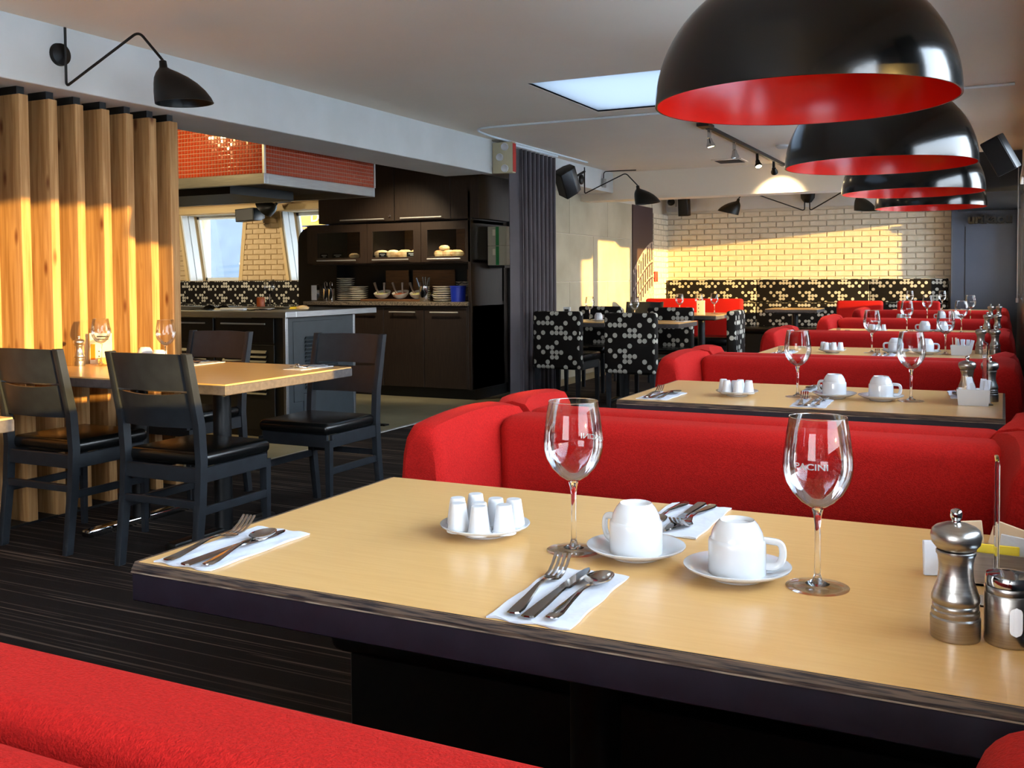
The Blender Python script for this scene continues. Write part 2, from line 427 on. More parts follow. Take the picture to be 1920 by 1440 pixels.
wn = struct(B().box(-.63, .4, 14.30, YF, 0, 2.42, .004, 1), 'wall_far', 'navy_paint')
B().box(-.465, -.455, 14.296, 14.302, 0, 1.80).obj('panel_joint', 'black_paint', wn)
wb = struct(B().box(-4.75, -4.55, 13.80, YF, 0, 2.42), 'wall_left', 'mortar')
brick_wall(wb, (-4.55, 13.80, 0), (0, 1, 0), .70, .6, 2.14, 'brick_white')
# concrete wall of cast panels
wc = struct(B().box(-4.75, -4.56, 9.2, 13.80, 0, 2.42), 'wall_left', 'mortar')
zs = [0, .56, 1.12, 1.68, 2.16]; 
for i in range(4):
    ys = [9.2, 10.75, 12.0, 12.93] if i % 2 else [9.2, 10.3, 11.5, 12.93]
    for a, b in zip(ys, ys[1:]): B().box(-4.57, -4.55, a + .003, b - .003, zs[i] + .003, zs[i + 1] - .003, .003, 1).obj('concrete_panel', 'concrete', wc)
# arch mural
mu = thing('wall_mural', 'tall photo mural of an ancient arched arena under a dark sky', 'mural', (-4.55, 13.36, 0))
B().box(0, .012, -.43, .43, .80, 2.16).obj('backing_panel', 'mural_dark', mu)
mz = lambda y, b: b + .42 * (1 - ((.43 - y) / .86) ** 1.5) - .2
N = 10; ysm = [-.43 + .86 * i / N for i in range(N + 1)]
B().flat([(.0135, y, mz(y, 1.46)) for y in ysm] + [(.0135, y, .80) for y in ysm[::-1]]).obj('stone_print', 'mural_stone', mu)
ar = B()
for base, hh, wd in ((1.20, .16, .05), (.98, .15, .05), (.82, .11, .05)):
    for i in range(9):
        y = -.39 + i * .096
        if y > .40: break
        z = mz(y, base) ; z1 = z + hh
        ar.flat([(.0145, y - wd / 2, z), (.0145, y + wd / 2, z)] + [(.0145, y + wd / 2 * math.cos(a), z1 + wd / 2 * math.sin(a)) for a in (0, .6, 1.2, 1.9, 2.5, PI)])
for i in range(5):
    y = -.36 + i * .18; z = mz(y, 1.38); ar.flat([(.0145, y - .02, z), (.0145, y + .02, z), (.0145, y + .02, z + .06), (.0145, y - .02, z + .06)])
for k in (1.17, .96):
    ar.flat([(.0142, y, mz(y, k)) for y in ysm] + [(.0142, y, mz(y, k) - .025) for y in ysm[::-1]])
ar.obj('arch_print', 'mural_shade', mu)

# right wall with its windows
wr = struct(B().box(XR, XR + .15, -4, 15, 0, .93), 'wall_right', 'navy_paint')
struct(B().box(XR, XR + .15, -4, 15, 2.12, 2.42), 'wall_right', 'ceiling_paint')
WIN = [(-3.6, -1.9), (-1.7, -.55), (-.43, 2.96), (3.15, 4.3), (4.45, 5.8), (5.95, 7.3), (7.45, 9.28), (9.5, 10.15), (10.25, 11.5), (11.7, 14.1)]
pil = B(); e = -4
for a, b in WIN + [(15, 15)]:
    if a > e: pil.box(XR, XR + .15, e, min(a, 15), .93, 2.12)
    e = b
struct(pil, 'wall_right', 'grey_frame')
drop = {2: .16, 7: .25, 8: .06, 9: .03}
for i, (a, b) in enumerate(WIN):
    w_ = struct(B().box(XR + .05, XR + .09, a, a + .035, .93, 2.12).box(XR + .05, XR + .09, b - .035, b, .93, 2.12).box(XR + .05, XR + .09, a, b, .93, .965).box(XR + .05, XR + .09, a, b, 2.085, 2.12), 'window_%d' % (i + 1), 'grey_frame')
    B().box(XR + .068, XR + .072, a + .03, b - .03, .96, 2.09).obj('pane', 'pane_glass', w_)
    d = drop.get(i, .12)
    B().box(XR - .02, XR + .03, a + .01, b - .01, 2.06, 2.12, .008).box(XR + .012, XR + .016, a + .02, b - .02, 2.12 - d, 2.1).obj('roller_blind', 'blind_cloth', w_)
B().box(XR + .012, XR + .016, 2.70, 2.94, 1.80, 2.1).obj('blind_strip', 'blind_cloth', bpy.data.objects['window_3'])
ch = thing('blind_chain', 'white bead chain loop hanging from the window blind at far right', 'chain', (.10, 9.5, 0))
B().tube(smooth([(0, -.012, 2.1), (0, -.012, .97), (0, .012, .97), (0, .012, 2.1)], .012), .004, 6).obj('chain_loop', 'alu', ch)
B().box(-.01, .01, -.012, .012, .93, .97, .004).obj('chain_weight', 'alu', ch)

# behind the camera and the far left
bw_ = B().box(-14, .5, -4.1, -4, 0, .7).box(-14, .5, -4.1, -4, 2.2, 2.5)
e = -14
for a, b in ((-2.6, -.1), (.5, .5)):
    bw_.box(e, a, -4.1, -4, .7, 2.2); e = b
struct(bw_, 'wall_back', 'white_paint')
struct(B().box(-14.1, -14, -4, 15, 0, 2.5), 'wall_left', 'brick_cream')
# wall of the other dining room with two leaning windows
YL = 12.0
def wl(x0, z0, x1, z1, x2, z2, x3, z3): return [(x0, YL, z0), (x1, YL, z1), (x2, YL, z2), (x3, YL, z3)]
wins = [(-11.82, -10.50, -11.65, -10.62), (-9.80, -8.45, -9.64, -8.6)]   # top-left, top-right, bottom-left, bottom-right
zt, zb = 2.20, 1.16
bl = B().poly([(-14, YL, 0), (-8, YL, 0), (-8, YL, zb), (-14, YL, zb)], (0, .42, 0)).poly([(-14, YL, zt), (-8, YL, zt), (-8, YL, 2.42), (-14, YL, 2.42)], (0, .42, 0))
bl.poly(wl(-14, zb, wins[0][2], zb, wins[0][0], zt, -14, zt), (0, .42, 0))
bl.poly(wl(wins[0][3], zb, wins[1][2], zb, wins[1][0], zt, wins[0][1], zt), (0, .42, 0))
bl.poly(wl(wins[1][3], zb, -8, zb, -8, zt, wins[1][1], zt), (0, .42, 0))
wl_ = struct(bl, 'wall_far', 'mortar_cream')
struct(B().box(-6.55, -4.9, 9.3, 9.6, 0, 2.42), 'wall_far', 'veneer')
lerp = lambda a, b, t: a + (b - a) * t
cuts = [((lambda z, q=q: lerp(q[2], q[0], (z - zb) / (zt - zb)) + 14 - .05), (lambda z, q=q: lerp(q[3], q[1], (z - zb) / (zt - zb)) + 14 + .05)) for q in wins]
cuts = [(lambda z, f=f: f(z) - 1.0, lambda z, g=g: g(z) - 1.0) for f, g in cuts]
brick_wall(wl_, (-13.0, YL, 0), (1, 0, 0), 4.6, zb, 2.22, 'brick_cream', cuts)
for i, q in enumerate(wins):
    b = B(); y = YL + .36
    for (xa, za, xb, zb_) in ((q[2], zb, q[0], zt), (q[3], zb, q[1], zt)):
        b.poly([(xa - .04, y, za), (xa + .04, y, za), (xb + .04, y, zb_), (xb - .04, y, zb_)], (0, .05, 0))
    b.poly([(q[0], y, zt - .05), (q[1], y, zt - .05), (q[1], y, zt), (q[0], y, zt)], (0, .05, 0)).poly([(q[2], y, zb), (q[3], y, zb), (q[3], y, zb + .05), (q[2], y, zb + .05)], (0, .05, 0))
    wo = struct(b, 'window_%d' % (10 + i), 'frame_white')
    B().poly([(q[2], y + .02, zb), (q[3], y + .02, zb), (q[1], y + .02, zt), (q[0], y + .02, zt)], (0, .006, 0)).obj('pane', 'pane_glass', wo)
    c = B().poly([(q[3], YL - .03, zb), (q[3] + .07, YL - .03, zb), (q[1] + .07, YL - .03, zt), (q[1], YL - .03, zt)], (0, .034, 0))
    c.poly([(q[2] - .05, YL - .03, zb), (q[2], YL - .03, zb), (q[0], YL - .03, zt), (q[0] - .05, YL - .03, zt)], (0, .034, 0))
    c.obj('casing', 'frame_cream', wo)
    for s_, t_ in ((.0, .12), (.15, .27)):
        B().poly([(q[2] + .002, YL + s_, zb), (q[2] + .03 - s_ * .05, YL + s_, zb), (q[0] + .03 - s_ * .05, YL + s_, zt), (q[0] + .002, YL + s_, zt)], (0, t_ - s_, 0)).obj('jamb_lining', 'frame_white', wo)
struct(B().box(-13.5, -8, YL - .05, YL + .01, 2.21, 2.30, .006).box(-13.5, -8, YL - .09, YL, 2.33, 2.36), 'trim_6', 'frame_cream')
# outdoors seen through them
struct(B().box(-30, 20, -30, 40, -.4, -.3), 'ground', 'outside_ground')
ext = thing('neighbour_building', 'pale blue grey building wall seen through the slanted windows', 'building', (-15, 19, 0))
B().box(-6, 4.5, 0, .5, -.3, 5).obj('wall', 'building_wall', ext)
B().box(-1.6, -1.2, -.25, 0, 1.4, 1.44).box(-1.6, -1.2, -.25, 0, 1.55, 1.58).obj('ledge', 'frame_white', ext)
sg = thing('shop_sign', 'yellow shop sign with pale letters outside the second window', 'sign', (-14.0, 16.4, 0))
sgp = B().box(1.06, 3.0, 0, .06, 2.27, 3.0).obj('sign_board', 'sign_yellow', sg)
B().poly([(1.12, 0, 2.24), (1.9, 0, 2.24), (1.5, 0, 1.92)], (0, .04, 0)).obj('pennant', 'sign_orange', sg)
B().box(1.06, 1.7, .08, .4, 1.9, 2.27).obj('awning', 'awning_blue', sg)
text_obj('DI', .30, Matrix.Translation((1.52, -.012, 2.43)) @ Matrix.Rotation(PI / 2, 4, 'X'), 'sign_white', parent=sgp, depth=.01)
B().box(2.6, 2.7, 0, .06, -.3, 2.3).obj('post', 'building_wall', sg)
struct(B().box(8, 9, .71, 7.25, -.4, 3.1), 'sun_blocker', 'blocker_grey')  # unseen block added to keep the low sun off the middle windows

# ------------------------------------------------------------------ timber screen
slat0 = None
YS = [3.075 - .163 * k for k in (5, 4, 3, 2, 1)] + [3.075, 3.241, 3.404, 3.564, 3.727, 3.886, 4.045, 4.192]
scr = thing('timber_screen', 'row of tall fir posts forming a screen beneath the white beam', 'screen', (-4.2, 3.2, 0))
spm = B().box(-.15, -.02, .003, .045, 2.06, 2.10).mesh('spacer', 'black_board')
slm = B().box(-.19, 0, 0, .052, .01, 2.062, .002, 1).mesh('slat', 'fir')
for i, y in enumerate(YS):
    o = bpy.data.objects.new('slat', slm); COL.objects.link(o); o.parent = scr; o.location = (R.uniform(-.003, .003), y - 3.2, 0)
    o.scale = (1, (.062 if i == len(YS) - 1 else R.uniform(.048, .054)) / .052, 1)
    o = bpy.data.objects.new('spacer', spm); COL.objects.link(o); o.parent = scr; o.location = (0, y - 3.2, 0)
B().box(-.19, 0, -2.6, 1.2, 0, .012).obj('sole_plate', 'black_board', scr)
# black sheet added behind the slats, its colour standing in for gap shade
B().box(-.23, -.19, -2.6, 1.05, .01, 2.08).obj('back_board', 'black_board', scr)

# ------------------------------------------------------------------ tables
def table_top(b, x0, x1, y0, y1, th=.05):
    return b.box(x0, x1, y0, y1, .7495 - th, .738, .003, 1)
def booth_table():
    t = thing('booth_table', None, 'table', group='maple booth tables')
    L, D = 1.20, .71
    B().box(.006, L - .006, .006, D - .006, .738, .75, .002, 1).obj('tabletop', 'maple', t)
    B().poly([(0, 0, .740), (0, .007, .7493), (0, D - .007, .7493), (0, D, .740), (0, D, .736), (0, 0, .736)], (L, 0, 0)).obj('bevel_edge', 'worn_edge', t)
    B().box(0, L, 0, D, .692, .735, .002, 1).obj('edge_band', 'laminate_edge', t)
    B().box(-.0008, L + .0008, -.0008, D + .0008, .7345, .7362).obj('pale_edge_line', 'pale_line', t)
    for x in (.602,):
        B().tube([(x, D / 2, .02), (x, D / 2, .70)], .04, 20).obj('pole', 'black_paint', t)
    B().box(.585 - .03, .585 + .03, .06, D - .06, .0, .03, .008).box(.585 - .28, .585 + .28, D / 2 - .03, D / 2 + .03, 0, .03, .008).obj('foot', 'black_metal', t)
    B().box(.3, .9, .1, D - .1, .67, .69).obj('bracket', 'black_metal', t)
    return t
TY = [1.07 + 2.17 * k for k in range(5)] + [12.55]
TN = ['nearest booth table', 'second booth table', 'third booth table', 'fourth booth table', 'fifth booth table', 'farthest booth table']
ptab = Proto(booth_table)
for k, y in enumerate(TY):
    ptab((-1.165 - (0, .028, .050, .060, .07, .07)[k], y - (0, .015, 0, 0, 0, 0)[k], 0), 0, ['long maple table with black edge nearest the camera', 'maple booth table just beyond the first red sofa', 'maple booth table third from the camera', 'maple booth table fourth from the camera', 'maple booth table fifth from the camera', 'maple booth table at the far end before the dotted banquette'][k], 'maple booth tables')

# ------------------------------------------------------------------ double sofas
def cushion_roll(x0, x1, y0, y1, z0, z1, r, seg=6):
    return B().box(x0, x1, y0, y1, z0, z1, r, seg)
def arm(side):
    """padded arm wing; side -1 left, +1 right; runs along y from the seat front to the back"""
    rings = []; 
    for (y, xi, xo, zt_) in ((-.425, .010, .105, .790), (-.415, -.002, .118, .808), (-.400, -.006, .122, .816), (-.33, -.008, .126, .824), (-.24, -.010, .130, .830), (-.15, -.02, .132, .834), (-.08, -.04, .130, .832), (-.02, -.06, .11, .822)):
        zb_ = .30; cx = (xi + xo) / 2; hw = (xo - xi) / 2; r = []
        n = 20
        for i in range(n):
            a = 2 * PI * i / n
            ca, sa = math.cos(a), math.sin(a)
            px = abs(ca) ** .62 * (1 if ca > 0 else -1) * hw; pz = abs(sa) ** .62 * (1 if sa > 0 else -1) * (zt_ - zb_) / 2
            r.append((side * (cx + px), y, (zt_ + zb_) / 2 + pz))
        rings.append(r)
    return B().loft(rings)
def sofa(sides=(-1, 1)):
    t = thing('double_sofa', None, 'sofa', group='red double sofas between the booth tables')
    W0, W1 = -1.215, .015
    for s in sides:
        m = Matrix.Scale(1, 4) if s < 0 else Matrix.Scale(-1, 4, (0, 1, 0))
        B().box(W0 + .005, W1 + .0, -.155, -.003, .34, .805, .045, 6).xf(m).obj('backrest', 'red_fabric', t)
        B().box(W0 - .13, W1 + .05, -.72, -.08, .34, .455, .03, 4).xf(m).obj('seat', 'vinyl', t)
        B().box(W0 - .09, W1 + .04, -.69, -.08, .06, .34, .006, 1).xf(m).obj('base', 'black_board', t)
        B().box(W0 - .08, W0 - .03, -.64, -.59, 0, .06).box(W1 + .0, W1 + .05, -.64, -.59, 0, .06).xf(m).obj('feet', 'black_metal', t)
        a = arm(-1); a.xf(Matrix.Translation((W0 - .005, 0, 0))).xf(m); a.obj('armrest', 'red_fabric', t)
        a = arm(1); a.xf(Matrix.Translation((W1 - .01, 0, 0))).xf(m); a.obj('armrest', 'red_fabric', t)
    return t
ps = Proto(sofa)
SN = ['red fabric double sofa behind the nearest table', 'red fabric double sofa behind the second table', 'red fabric double sofa behind the third table', 'red fabric double sofa behind the fourth table', 'red fabric double sofa behind the fifth table']
for k in range(5): ps(((0, -.055, -.065, -.07, -.075)[k], 2.50 + 2.17 * k, 0), 0, SN[k], 'red double sofas between the booth tables')
t = sofa((-1,)); t.location = (-.35, .55, 0); tag(t, 'red fabric sofa back in the bottom left foreground')
B().box(-1.19, .30, .003, .135, .30, .808, .035, 6).obj('backrest', 'red_fabric', t)
B().box(.33, .46, .02, .40, .40, .80, .055, 6).obj('armrest', 'red_fabric', t)

# ------------------------------------------------------------------ pendants
def pendant():
    t = thing('pendant_lamp', None, 'lamp', group='black dome pendant lamps over the booths')
    r0, h = .475, .43; p = []
    n = 22
    for i in range(n + 1):
        a = PI / 2 * i / n; p.append((r0 * math.cos(a) ** .92 if i < n else 0, h * math.sin(a)))
    q = [(max(r - .006, 0), z - (.006 if i == n else 0) + .0) for i, (r, z) in enumerate(p)]
    B().lathe([(r0 - .006, 0)] + p, 96).obj('shade', 'lamp_black', t)
    B().lathe([(r0 - .003, .0005)] + [(max(r - .007, 0), z + .0005 if i < n else z - .008) for i, (r, z) in enumerate(p)], 96).obj('shade_lining', 'lamp_red', t)
    B().lathe([(.0, h + .09), (.03, h + .085), (.035, h - .002), (0, h - .003)], 24).obj('cap', 'black_metal', t)
    B().tube([(0, 0, h + .08), (0, 0, CEIL - 1.75 - .02)], .004, 8).obj('cable', 'black_metal', t)
    B().lathe([(0, CEIL - 1.75 - .03), (.06, CEIL - 1.75 - .025), (.062, CEIL - 1.7505), (0, CEIL - 1.7505)], 24).obj('ceiling_rose', 'black_metal', t)
    b = B().lathe([(0, h - .05), (.02, h - .05), (.02, h - .12), (.035, h - .16), (.04, h - .19), (.028, h - .22), (0, h - .23)], 16).obj('bulb', 'plastic_white', t)
    return t
pp = Proto(pendant)
PN = ['largest black dome pendant lamp with red lining, nearest the camera', 'second black dome pendant lamp with red lining', 'third black dome pendant lamp with red lining', 'smallest visible black dome pendant lamp, farthest in the row']
for k, (x, y, z) in enumerate(((-.59, 3.34, 1.73), (-.59, 5.53, 1.74), (-.59, 7.60, 1.75), (-.61, 9.84, 1.78))): pp((x, y, z - .0), 0, PN[k], 'black dome pendant lamps over the booths')

# ------------------------------------------------------------------ tableware
def wine_glass():
    t = thing('wine_glass', None, 'glass')
    B().lathe([(.0040, .1085), (.011, .1095), (.0215, .1160), (.0330, .1280), (.0412, .142), (.0450, .155), (.0460, .168), (.0445, .185), (.0415, .208), (.0378, .230), (.0374, .2308)], 56).obj('bowl', 'thin_glass', t, ang=80)
    B().lathe([(.0374, .2300), (.0379, .2304), (.0377, .2312), (.0371, .2312), (.0369, .2304)], 56).obj('rim', 'wine_glass_mat', t, ang=80)
    B().lathe([(0, .003), (.016, .005), (.0065, .010), (.0042, .018), (.0037, .05), (.0040, .085), (.0055, .098), (.0075, .106), (0, .108)], 24).obj('stem', 'wine_glass_mat', t, ang=80)
    B().lathe([(.004, .0075), (.018, .0045), (.040, .0018), (.0418, .0010), (.0415, .0002), (.030, .0002), (.004, .0006)], 48).obj('foot', 'foot_glass', t, ang=80)
    return t
pg = Proto(wine_glass)
def cup_on_saucer():
    pass
def saucer():
    p = [(0, .004), (.022, .004), (.024, 0), (.036, 0), (.038, .004), (.060, .010), (.0735, .017), (.074, .019), (.072, .0195), (.058, .013), (.036, .007), (.0, .007)]
    o = B().lathe(p, 48).obj('saucer', 'ceramic', ang=50); o['category'] = 'saucer'; return o
psau = Proto(saucer)
def cup():
    t = thing('coffee_cup', None, 'cup')
    p = [(.037, .003), (.0395, 0), (.0398, .003), (.0395, .044), (.0385, .0475), (.0365, .049), (.0345, .058), (.029, .068), (.0245, .0735), (.0235, .0745), (.0225, .0735), (.0215, .069), (0, .0685)]
    B().lathe(p, 48).obj('body', 'ceramic', t, ang=40)
    B().tube(smooth([(.036, 0, .048), (.060, 0, .046), (.0625, 0, .028), (.056, 0, .012), (.038, 0, .011)], .014, 6), .0045, 10, sy=1.3).obj('handle', 'ceramic', t)
    return t
pcup = Proto(cup)
def creamer():
    o = B().lathe([(0, .046), (.0110, .046), (.0120, .045), (.0128, .040), (.0180, .004), (.0197, .003), (.0197, .0), (0, 0)], 24).obj('creamer_pot', 'plastic_white', ang=40); o['category'] = 'creamer'; return o
pcream = Proto(creamer)
def mill():
    t = thing('pepper_mill', None, 'pepper mill')
    B().lathe([(0, 0), (.0268, 0), (.0273, .002), (.0273, .024), (.0255, .026), (.0262, .028), (.0262, .032), (.0245, .0335), (.0252, .0355), (.0252, .0385), (.0240, .040), (.0262, .043), (.0262, .048), (.0235, .056), (.0200, .066), (.0186, .076), (.0186, .086), (.0200, .095), (.0216, .0975), (.0216, .1005), (.0205, .1015), (0, .1015)], 40).obj('body', 'brushed', t, ang=40)
    B().lathe([(0, .1028), (.020, .1028), (.0215, .104), (.0262, .110), (.0278, .118), (.0262, .125), (.0225, .1285), (.014, .132), (.006, .134), (0, .134)], 40).obj('head', 'brushed', t, ang=40)
    B().lathe([(0, .133), (.0055, .133), (.0045, .136), (.0062, .139), (.0068, .144), (.0058, .148), (.003, .1495), (0, .1495)], 20).obj('knob', 'chrome', t, ang=60)
    return t
pmill = Proto(mill)
def shaker():
    t = thing('sugar_shaker', None, 'shaker')
    B().lathe([(0, 0), (.0245, 0), (.0255, .002), (.0255, .056), (.0245, .058), (.0255, .060), (.0255, .064), (.0248, .066), (0, .066)], 40).obj('body', 'brushed', t, ang=40)
    B().lathe([(0, .067), (.0245, .067), (.0248, .069), (.0248, .075), (.0235, .0785), (.012, .0805), (0, .081)], 40).obj('lid', 'chrome', t, ang=40)
    b = B(); nr = 14
    for k in range(nr):
        row = []
        for q in (k, k + 1):
            v = -.0165 + .033 * q / nr; hw = .0070 * math.sqrt(max(0, 1 - (max(0, abs(v) - .0095) / .0070) ** 2)) if abs(v) < .0165 else .0001
            row.append([(.02575 * math.cos(-1.25 + u * hw / .0255), .02575 * math.sin(-1.25 + u * hw / .0255), .031 + v) for u in (-1, -.33, .33, 1)])
        for u in range(3): b.flat([row[0][u], row[0][u + 1], row[1][u + 1], row[1][u]])
    b.obj('window_slot', 'sugar', t)
    return t
psh = Proto(shaker)
# cutlery, lying along +y, handle end at y=0
def strip(prof, th=.0018):
    """prof: (y, halfwidth, z) list"""
    return B().loft([[(-w_, y, z), (w_, y, z), (w_ * .8, y, z + th), (-w_ * .8, y, z + th)] for y, w_, z in prof])
def fork():
    b = strip([(0, .004, .004), (.003, .0085, .004), (.02, .0095, .004), (.06, .006, .007), (.10, .0032, .011), (.125, .003, .010), (.140, .006, .006), (.150, .0115, .004), (.160, .0125, .004)])
    for i in range(4):
        x = -.0105 + i * .007
        b.loft([[(x - .0021, y, z), (x + .0021, y, z), (x + .0019, y, z + .0017), (x - .0019, y, z + .0017)] for y, z in ((.158, .004), (.175, .0055), (.192, .013), (.206, .024))])
    o = b.obj('fork', 'cutlery'); o['category'] = 'fork'; return o
def knife():
    o = strip([(0, .004, .004), (.003, .0095, .004), (.05, .0085, .005), (.10, .006, .006), (.118, .0055, .006), (.125, .0085, .005), (.19, .0085, .004), (.212, .005, .004), (.220, .001, .004)], .0022).obj('knife', 'cutlery'); o['category'] = 'knife'; return o
def spoon():
    b = strip([(0, .004, .004), (.003, .0085, .004), (.02, .0088, .004), (.06, .005, .007), (.10, .0028, .010), (.130, .0028, .008), (.137, .005, .006)])
    n = 24
    for k, (dz, th) in enumerate(((0, 0),)):
        c = (0, .163)
        rr = [(1, 0), (.9, -.0022), (.6, -.0055), (.3, -.0072), (.02, -.0078)]
        rings = [[(c[0] + f * .0185 * math.cos(2 * PI * i / n), c[1] + f * .031 * math.sin(2 * PI * i / n), .0105 + d) for i in range(n)] for f, d in rr]
        back = [[(x, y, z - .0014) for x, y, z in r] for r in rings[::-1]]
        b.loft(back + rings)
    o = b.obj('spoon', 'cutlery', ang=60); o['category'] = 'spoon'; return o
pf, pk, psn = Proto(fork), Proto(knife), Proto(spoon)
def napkin():
    b = B(); rr = random.Random(3); nx, ny = 10, 14; g = []
    for j in range(ny + 1):
        row = []
        for i in range(nx + 1):
            x = -.055 + .11 * i / nx; y = -.01 + .23 * j / ny
            z = .0022 + .0011 * math.sin(i * 1.7) * math.cos(j * .9) + rr.uniform(0, .0006)
            if j == 0: y += .004 * math.sin(i * 1.3)
            if i in (0, nx): x += .0012 * math.sin(j * 1.1)
            row.append((x, y, z))
        g.append(row)
    vt = [[b.bm.verts.new(p) for p in r] for r in g]; vb = [[b.bm.verts.new((p[0], p[1], .0002)) for p in r] for r in g]
    for j in range(ny):
        for i in range(nx):
            b.bm.faces.new((vt[j][i], vt[j][i + 1], vt[j + 1][i + 1], vt[j + 1][i])); b.bm.faces.new((vb[j][i], vb[j + 1][i], vb[j + 1][i + 1], vb[j][i + 1]))
    for j in range(ny):
        for i in (0, nx): b.bm.faces.new((vt[j][i], vt[j + 1][i], vb[j + 1][i], vb[j][i]))
    for i in range(nx):
        for j in (0, ny): b.bm.faces.new((vt[j][i], vt[j][i + 1], vb[j][i + 1], vb[j][i]))
    o = b.obj('paper_napkin', 'paper', ang=60); o['category'] = 'napkin'; return o
pn = Proto(napkin)
Z0 = .7505
def setting(x, y, rz, where, tab, far=False, lay=((-.024, .0, .07), (-.002, -.006, .0), (.026, .002, -.03))):
    """napkin with fork, knife and spoon; local +y along the handles"""
    c, s = math.cos(rz), math.sin(rz)
    def at(u, v, z): return (x + u * c - v * s, y + u * s + v * c, Z0 + z)
    pn(at(0, 0, 0), rz, 'white paper napkin at %s of the %s' % (where, tab), 'folded paper napkins')
    pf(at(lay[0][0], lay[0][1], .0028), rz + lay[0][2] * (-.5 if far else 1), 'steel fork on the napkin at %s of the %s' % (where, tab), 'forks')
    pk(at(lay[1][0], lay[1][1], .0028), rz + lay[1][2], 'steel knife on the napkin at %s of the %s' % (where, tab), 'knives')
    psn(at(lay[2][0], lay[2][1], .0034), rz + lay[2][2], 'steel spoon on the napkin at %s of the %s' % (where, tab), 'spoons')
def dish(x, y, tab, n=8):
    psau((x, y, Z0), 0, 'white saucer holding creamer pots on the %s' % tab, 'white saucers')
    pos = [(-.047, -.008), (-.026, -.042), (.014, -.047), (.046, -.022), (-.006, -.009), (.004, .031), (.042, .022), (-.034, .031)][:n]
    nm = ['leftmost', 'front left', 'front right', 'right', 'central', 'rear middle', 'rear right', 'rear left', 'far right']
    for q, (u, v) in enumerate(pos): pcream((x + u, y + v, Z0 + .0076 + (.004 if math.hypot(u, v) > .045 else 0)), 0, '%s white creamer pot of the cluster on the %s' % (nm[q], tab), 'creamer pots on the %s' % tab)
def cupset(x, y, a, which, tab):
    psau((x, y, Z0), 0, 'white saucer under the %s cup on the %s' % (which, tab), 'white saucers')
    pcup((x, y, Z0 + .0073), a, '%s upturned white coffee cup on the %s' % (which, tab), 'upturned white cups')

T = TN[0]
setting(-1.077, 1.092, .0, 'left front', T, lay=((-.028, -.012, .10), (.014, -.02, -.03), (.044, -.006, .19)))
setting(-.515, 1.088, .03, 'middle front', T)
setting(-.492, 1.765, PI, 'middle back', T, True)
dish(-.760, 1.435, T)
cupset(-.492, 1.412, PI - .35, 'left', T)
cupset(-.330, 1.372, .15, 'right', T)
g1 = pg((-.590, 1.405, Z0), 0, 'tall empty wine glass left of the cups on the %s' % T, 'empty wine glasses')
g2 = pg((-.222, 1.375, Z0), 0, 'tall empty wine glass right of the cups on the %s' % T, 'empty wine glasses')
pmill((-.047, 1.252, Z0), 0, 'brushed steel pepper mill on the %s' % T, 'pepper mills')
psh((.008, 1.258, Z0), 0, 'round steel shaker with oval window beside the pepper mill', 'steel shakers')
# etched lettering on the bowls
def etch(g, ang, name, mirrored=False):
    bm = text_mesh('PACINI', .0115, .0001, .0002, 1.25); r = .04555
    for v in bm.verts:
        u, h = v.co.x, v.co.y; th = ang + u / r
        v.co = Vector((r * math.cos(th), r * math.sin(th), .170 + h))
    b = B(); b.bm.free(); b.bm = bm
    b.obj('etched_name', 'sign_white' if False else 'plastic_white', None).parent = g
for g_, a_ in ((g2, math.radians(-105)), (g1, math.radians(55))):
    pass
# the two near glasses get a copy of their own mesh name and the lettering as a child
etch(g2, math.radians(-92), 'n'); etch(g1, math.radians(70), 'n')

def sachet_holder(x, y, lab):
    t = thing('sachet_holder', lab, 'holder', (x, y, Z0))
    B().box(-.045, .045, -.028, -.025, 0, .045).box(-.045, .045, .025, .028, 0, .045).box(-.045, -.042, -.028, .028, 0, .045).box(.042, .045, -.028, .028, 0, .045).box(-.045, .045, -.028, .028, 0, .003).obj('tray', 'brushed', t)
    return t
sachet_holder(-.012, 1.50, 'small grey metal sachet holder behind the pepper mill on the nearest table')
def packet(x, y, z, w_, h, rx, ry, rz, ms, lab, grp):
    b = B().box(-w_ / 2, w_ / 2, -.0012, .0012, 0, h, .001, 1); o = b.obj('sachet', ms, loc=(x, y, z)); o.rotation_euler = (rx, ry, rz); tag(o, lab, 'sachet', grp); return o
packet(-.036, 1.507, Z0 + .005, .040, .078, .15, -.12, .1, 'paper_kraft', 'kraft sugar sachet leaning left in the metal holder', 'sachets on the nearest table')
packet(-.006, 1.512, Z0 + .005, .045, .080, .2, .28, -.1, 'paper_kraft', 'wide kraft sachet with round print in the metal holder', 'sachets on the nearest table')
packet(.012, 1.500, Z0 + .005, .040, .062, .1, .12, .0, 'paper', 'white paper sachet in the metal holder', 'sachets on the nearest table')
packet(-.004, 1.488, Z0 + .004, .052, .050, .0, .0, .0, 'yellow_paper', 'yellow sachet at the front of the metal holder', 'sachets on the nearest table')
nb = tag(B().box(-.018, .018, -.004, .004, 0, .048, .001, 1).obj('folded_leaflet', 'paper', loc=(-.080, 1.50, Z0)), 'small white folded card standing left behind the pepper mill', 'leaflet'); nb.rotation_euler = (-.12, 0, .35)
def card_stand(x, y, rz, lab, h=.185, w_=.10):
    t = thing('card_stand', lab, 'sign holder', (x, y, Z0), rz)
    B().box(-w_ / 2, w_ / 2, -.0025, .0025, .0, h, .001, 1).obj('acrylic_sheet', 'acrylic', t)
    B().box(-w_ / 2, w_ / 2, -.018, .018, 0, .003, .001, 1).obj('foot', 'acrylic', t)
    B().box(-w_ / 2 + .006, w_ / 2 - .006, -.0033, -.0027, .010, h - .008).obj('inserted_card', 'printed_card', t)
    return t
card_stand(-.006, 1.40, PI / 2 + .03, 'clear acrylic card stand seen edge on at the right of the nearest table', .187, .05)

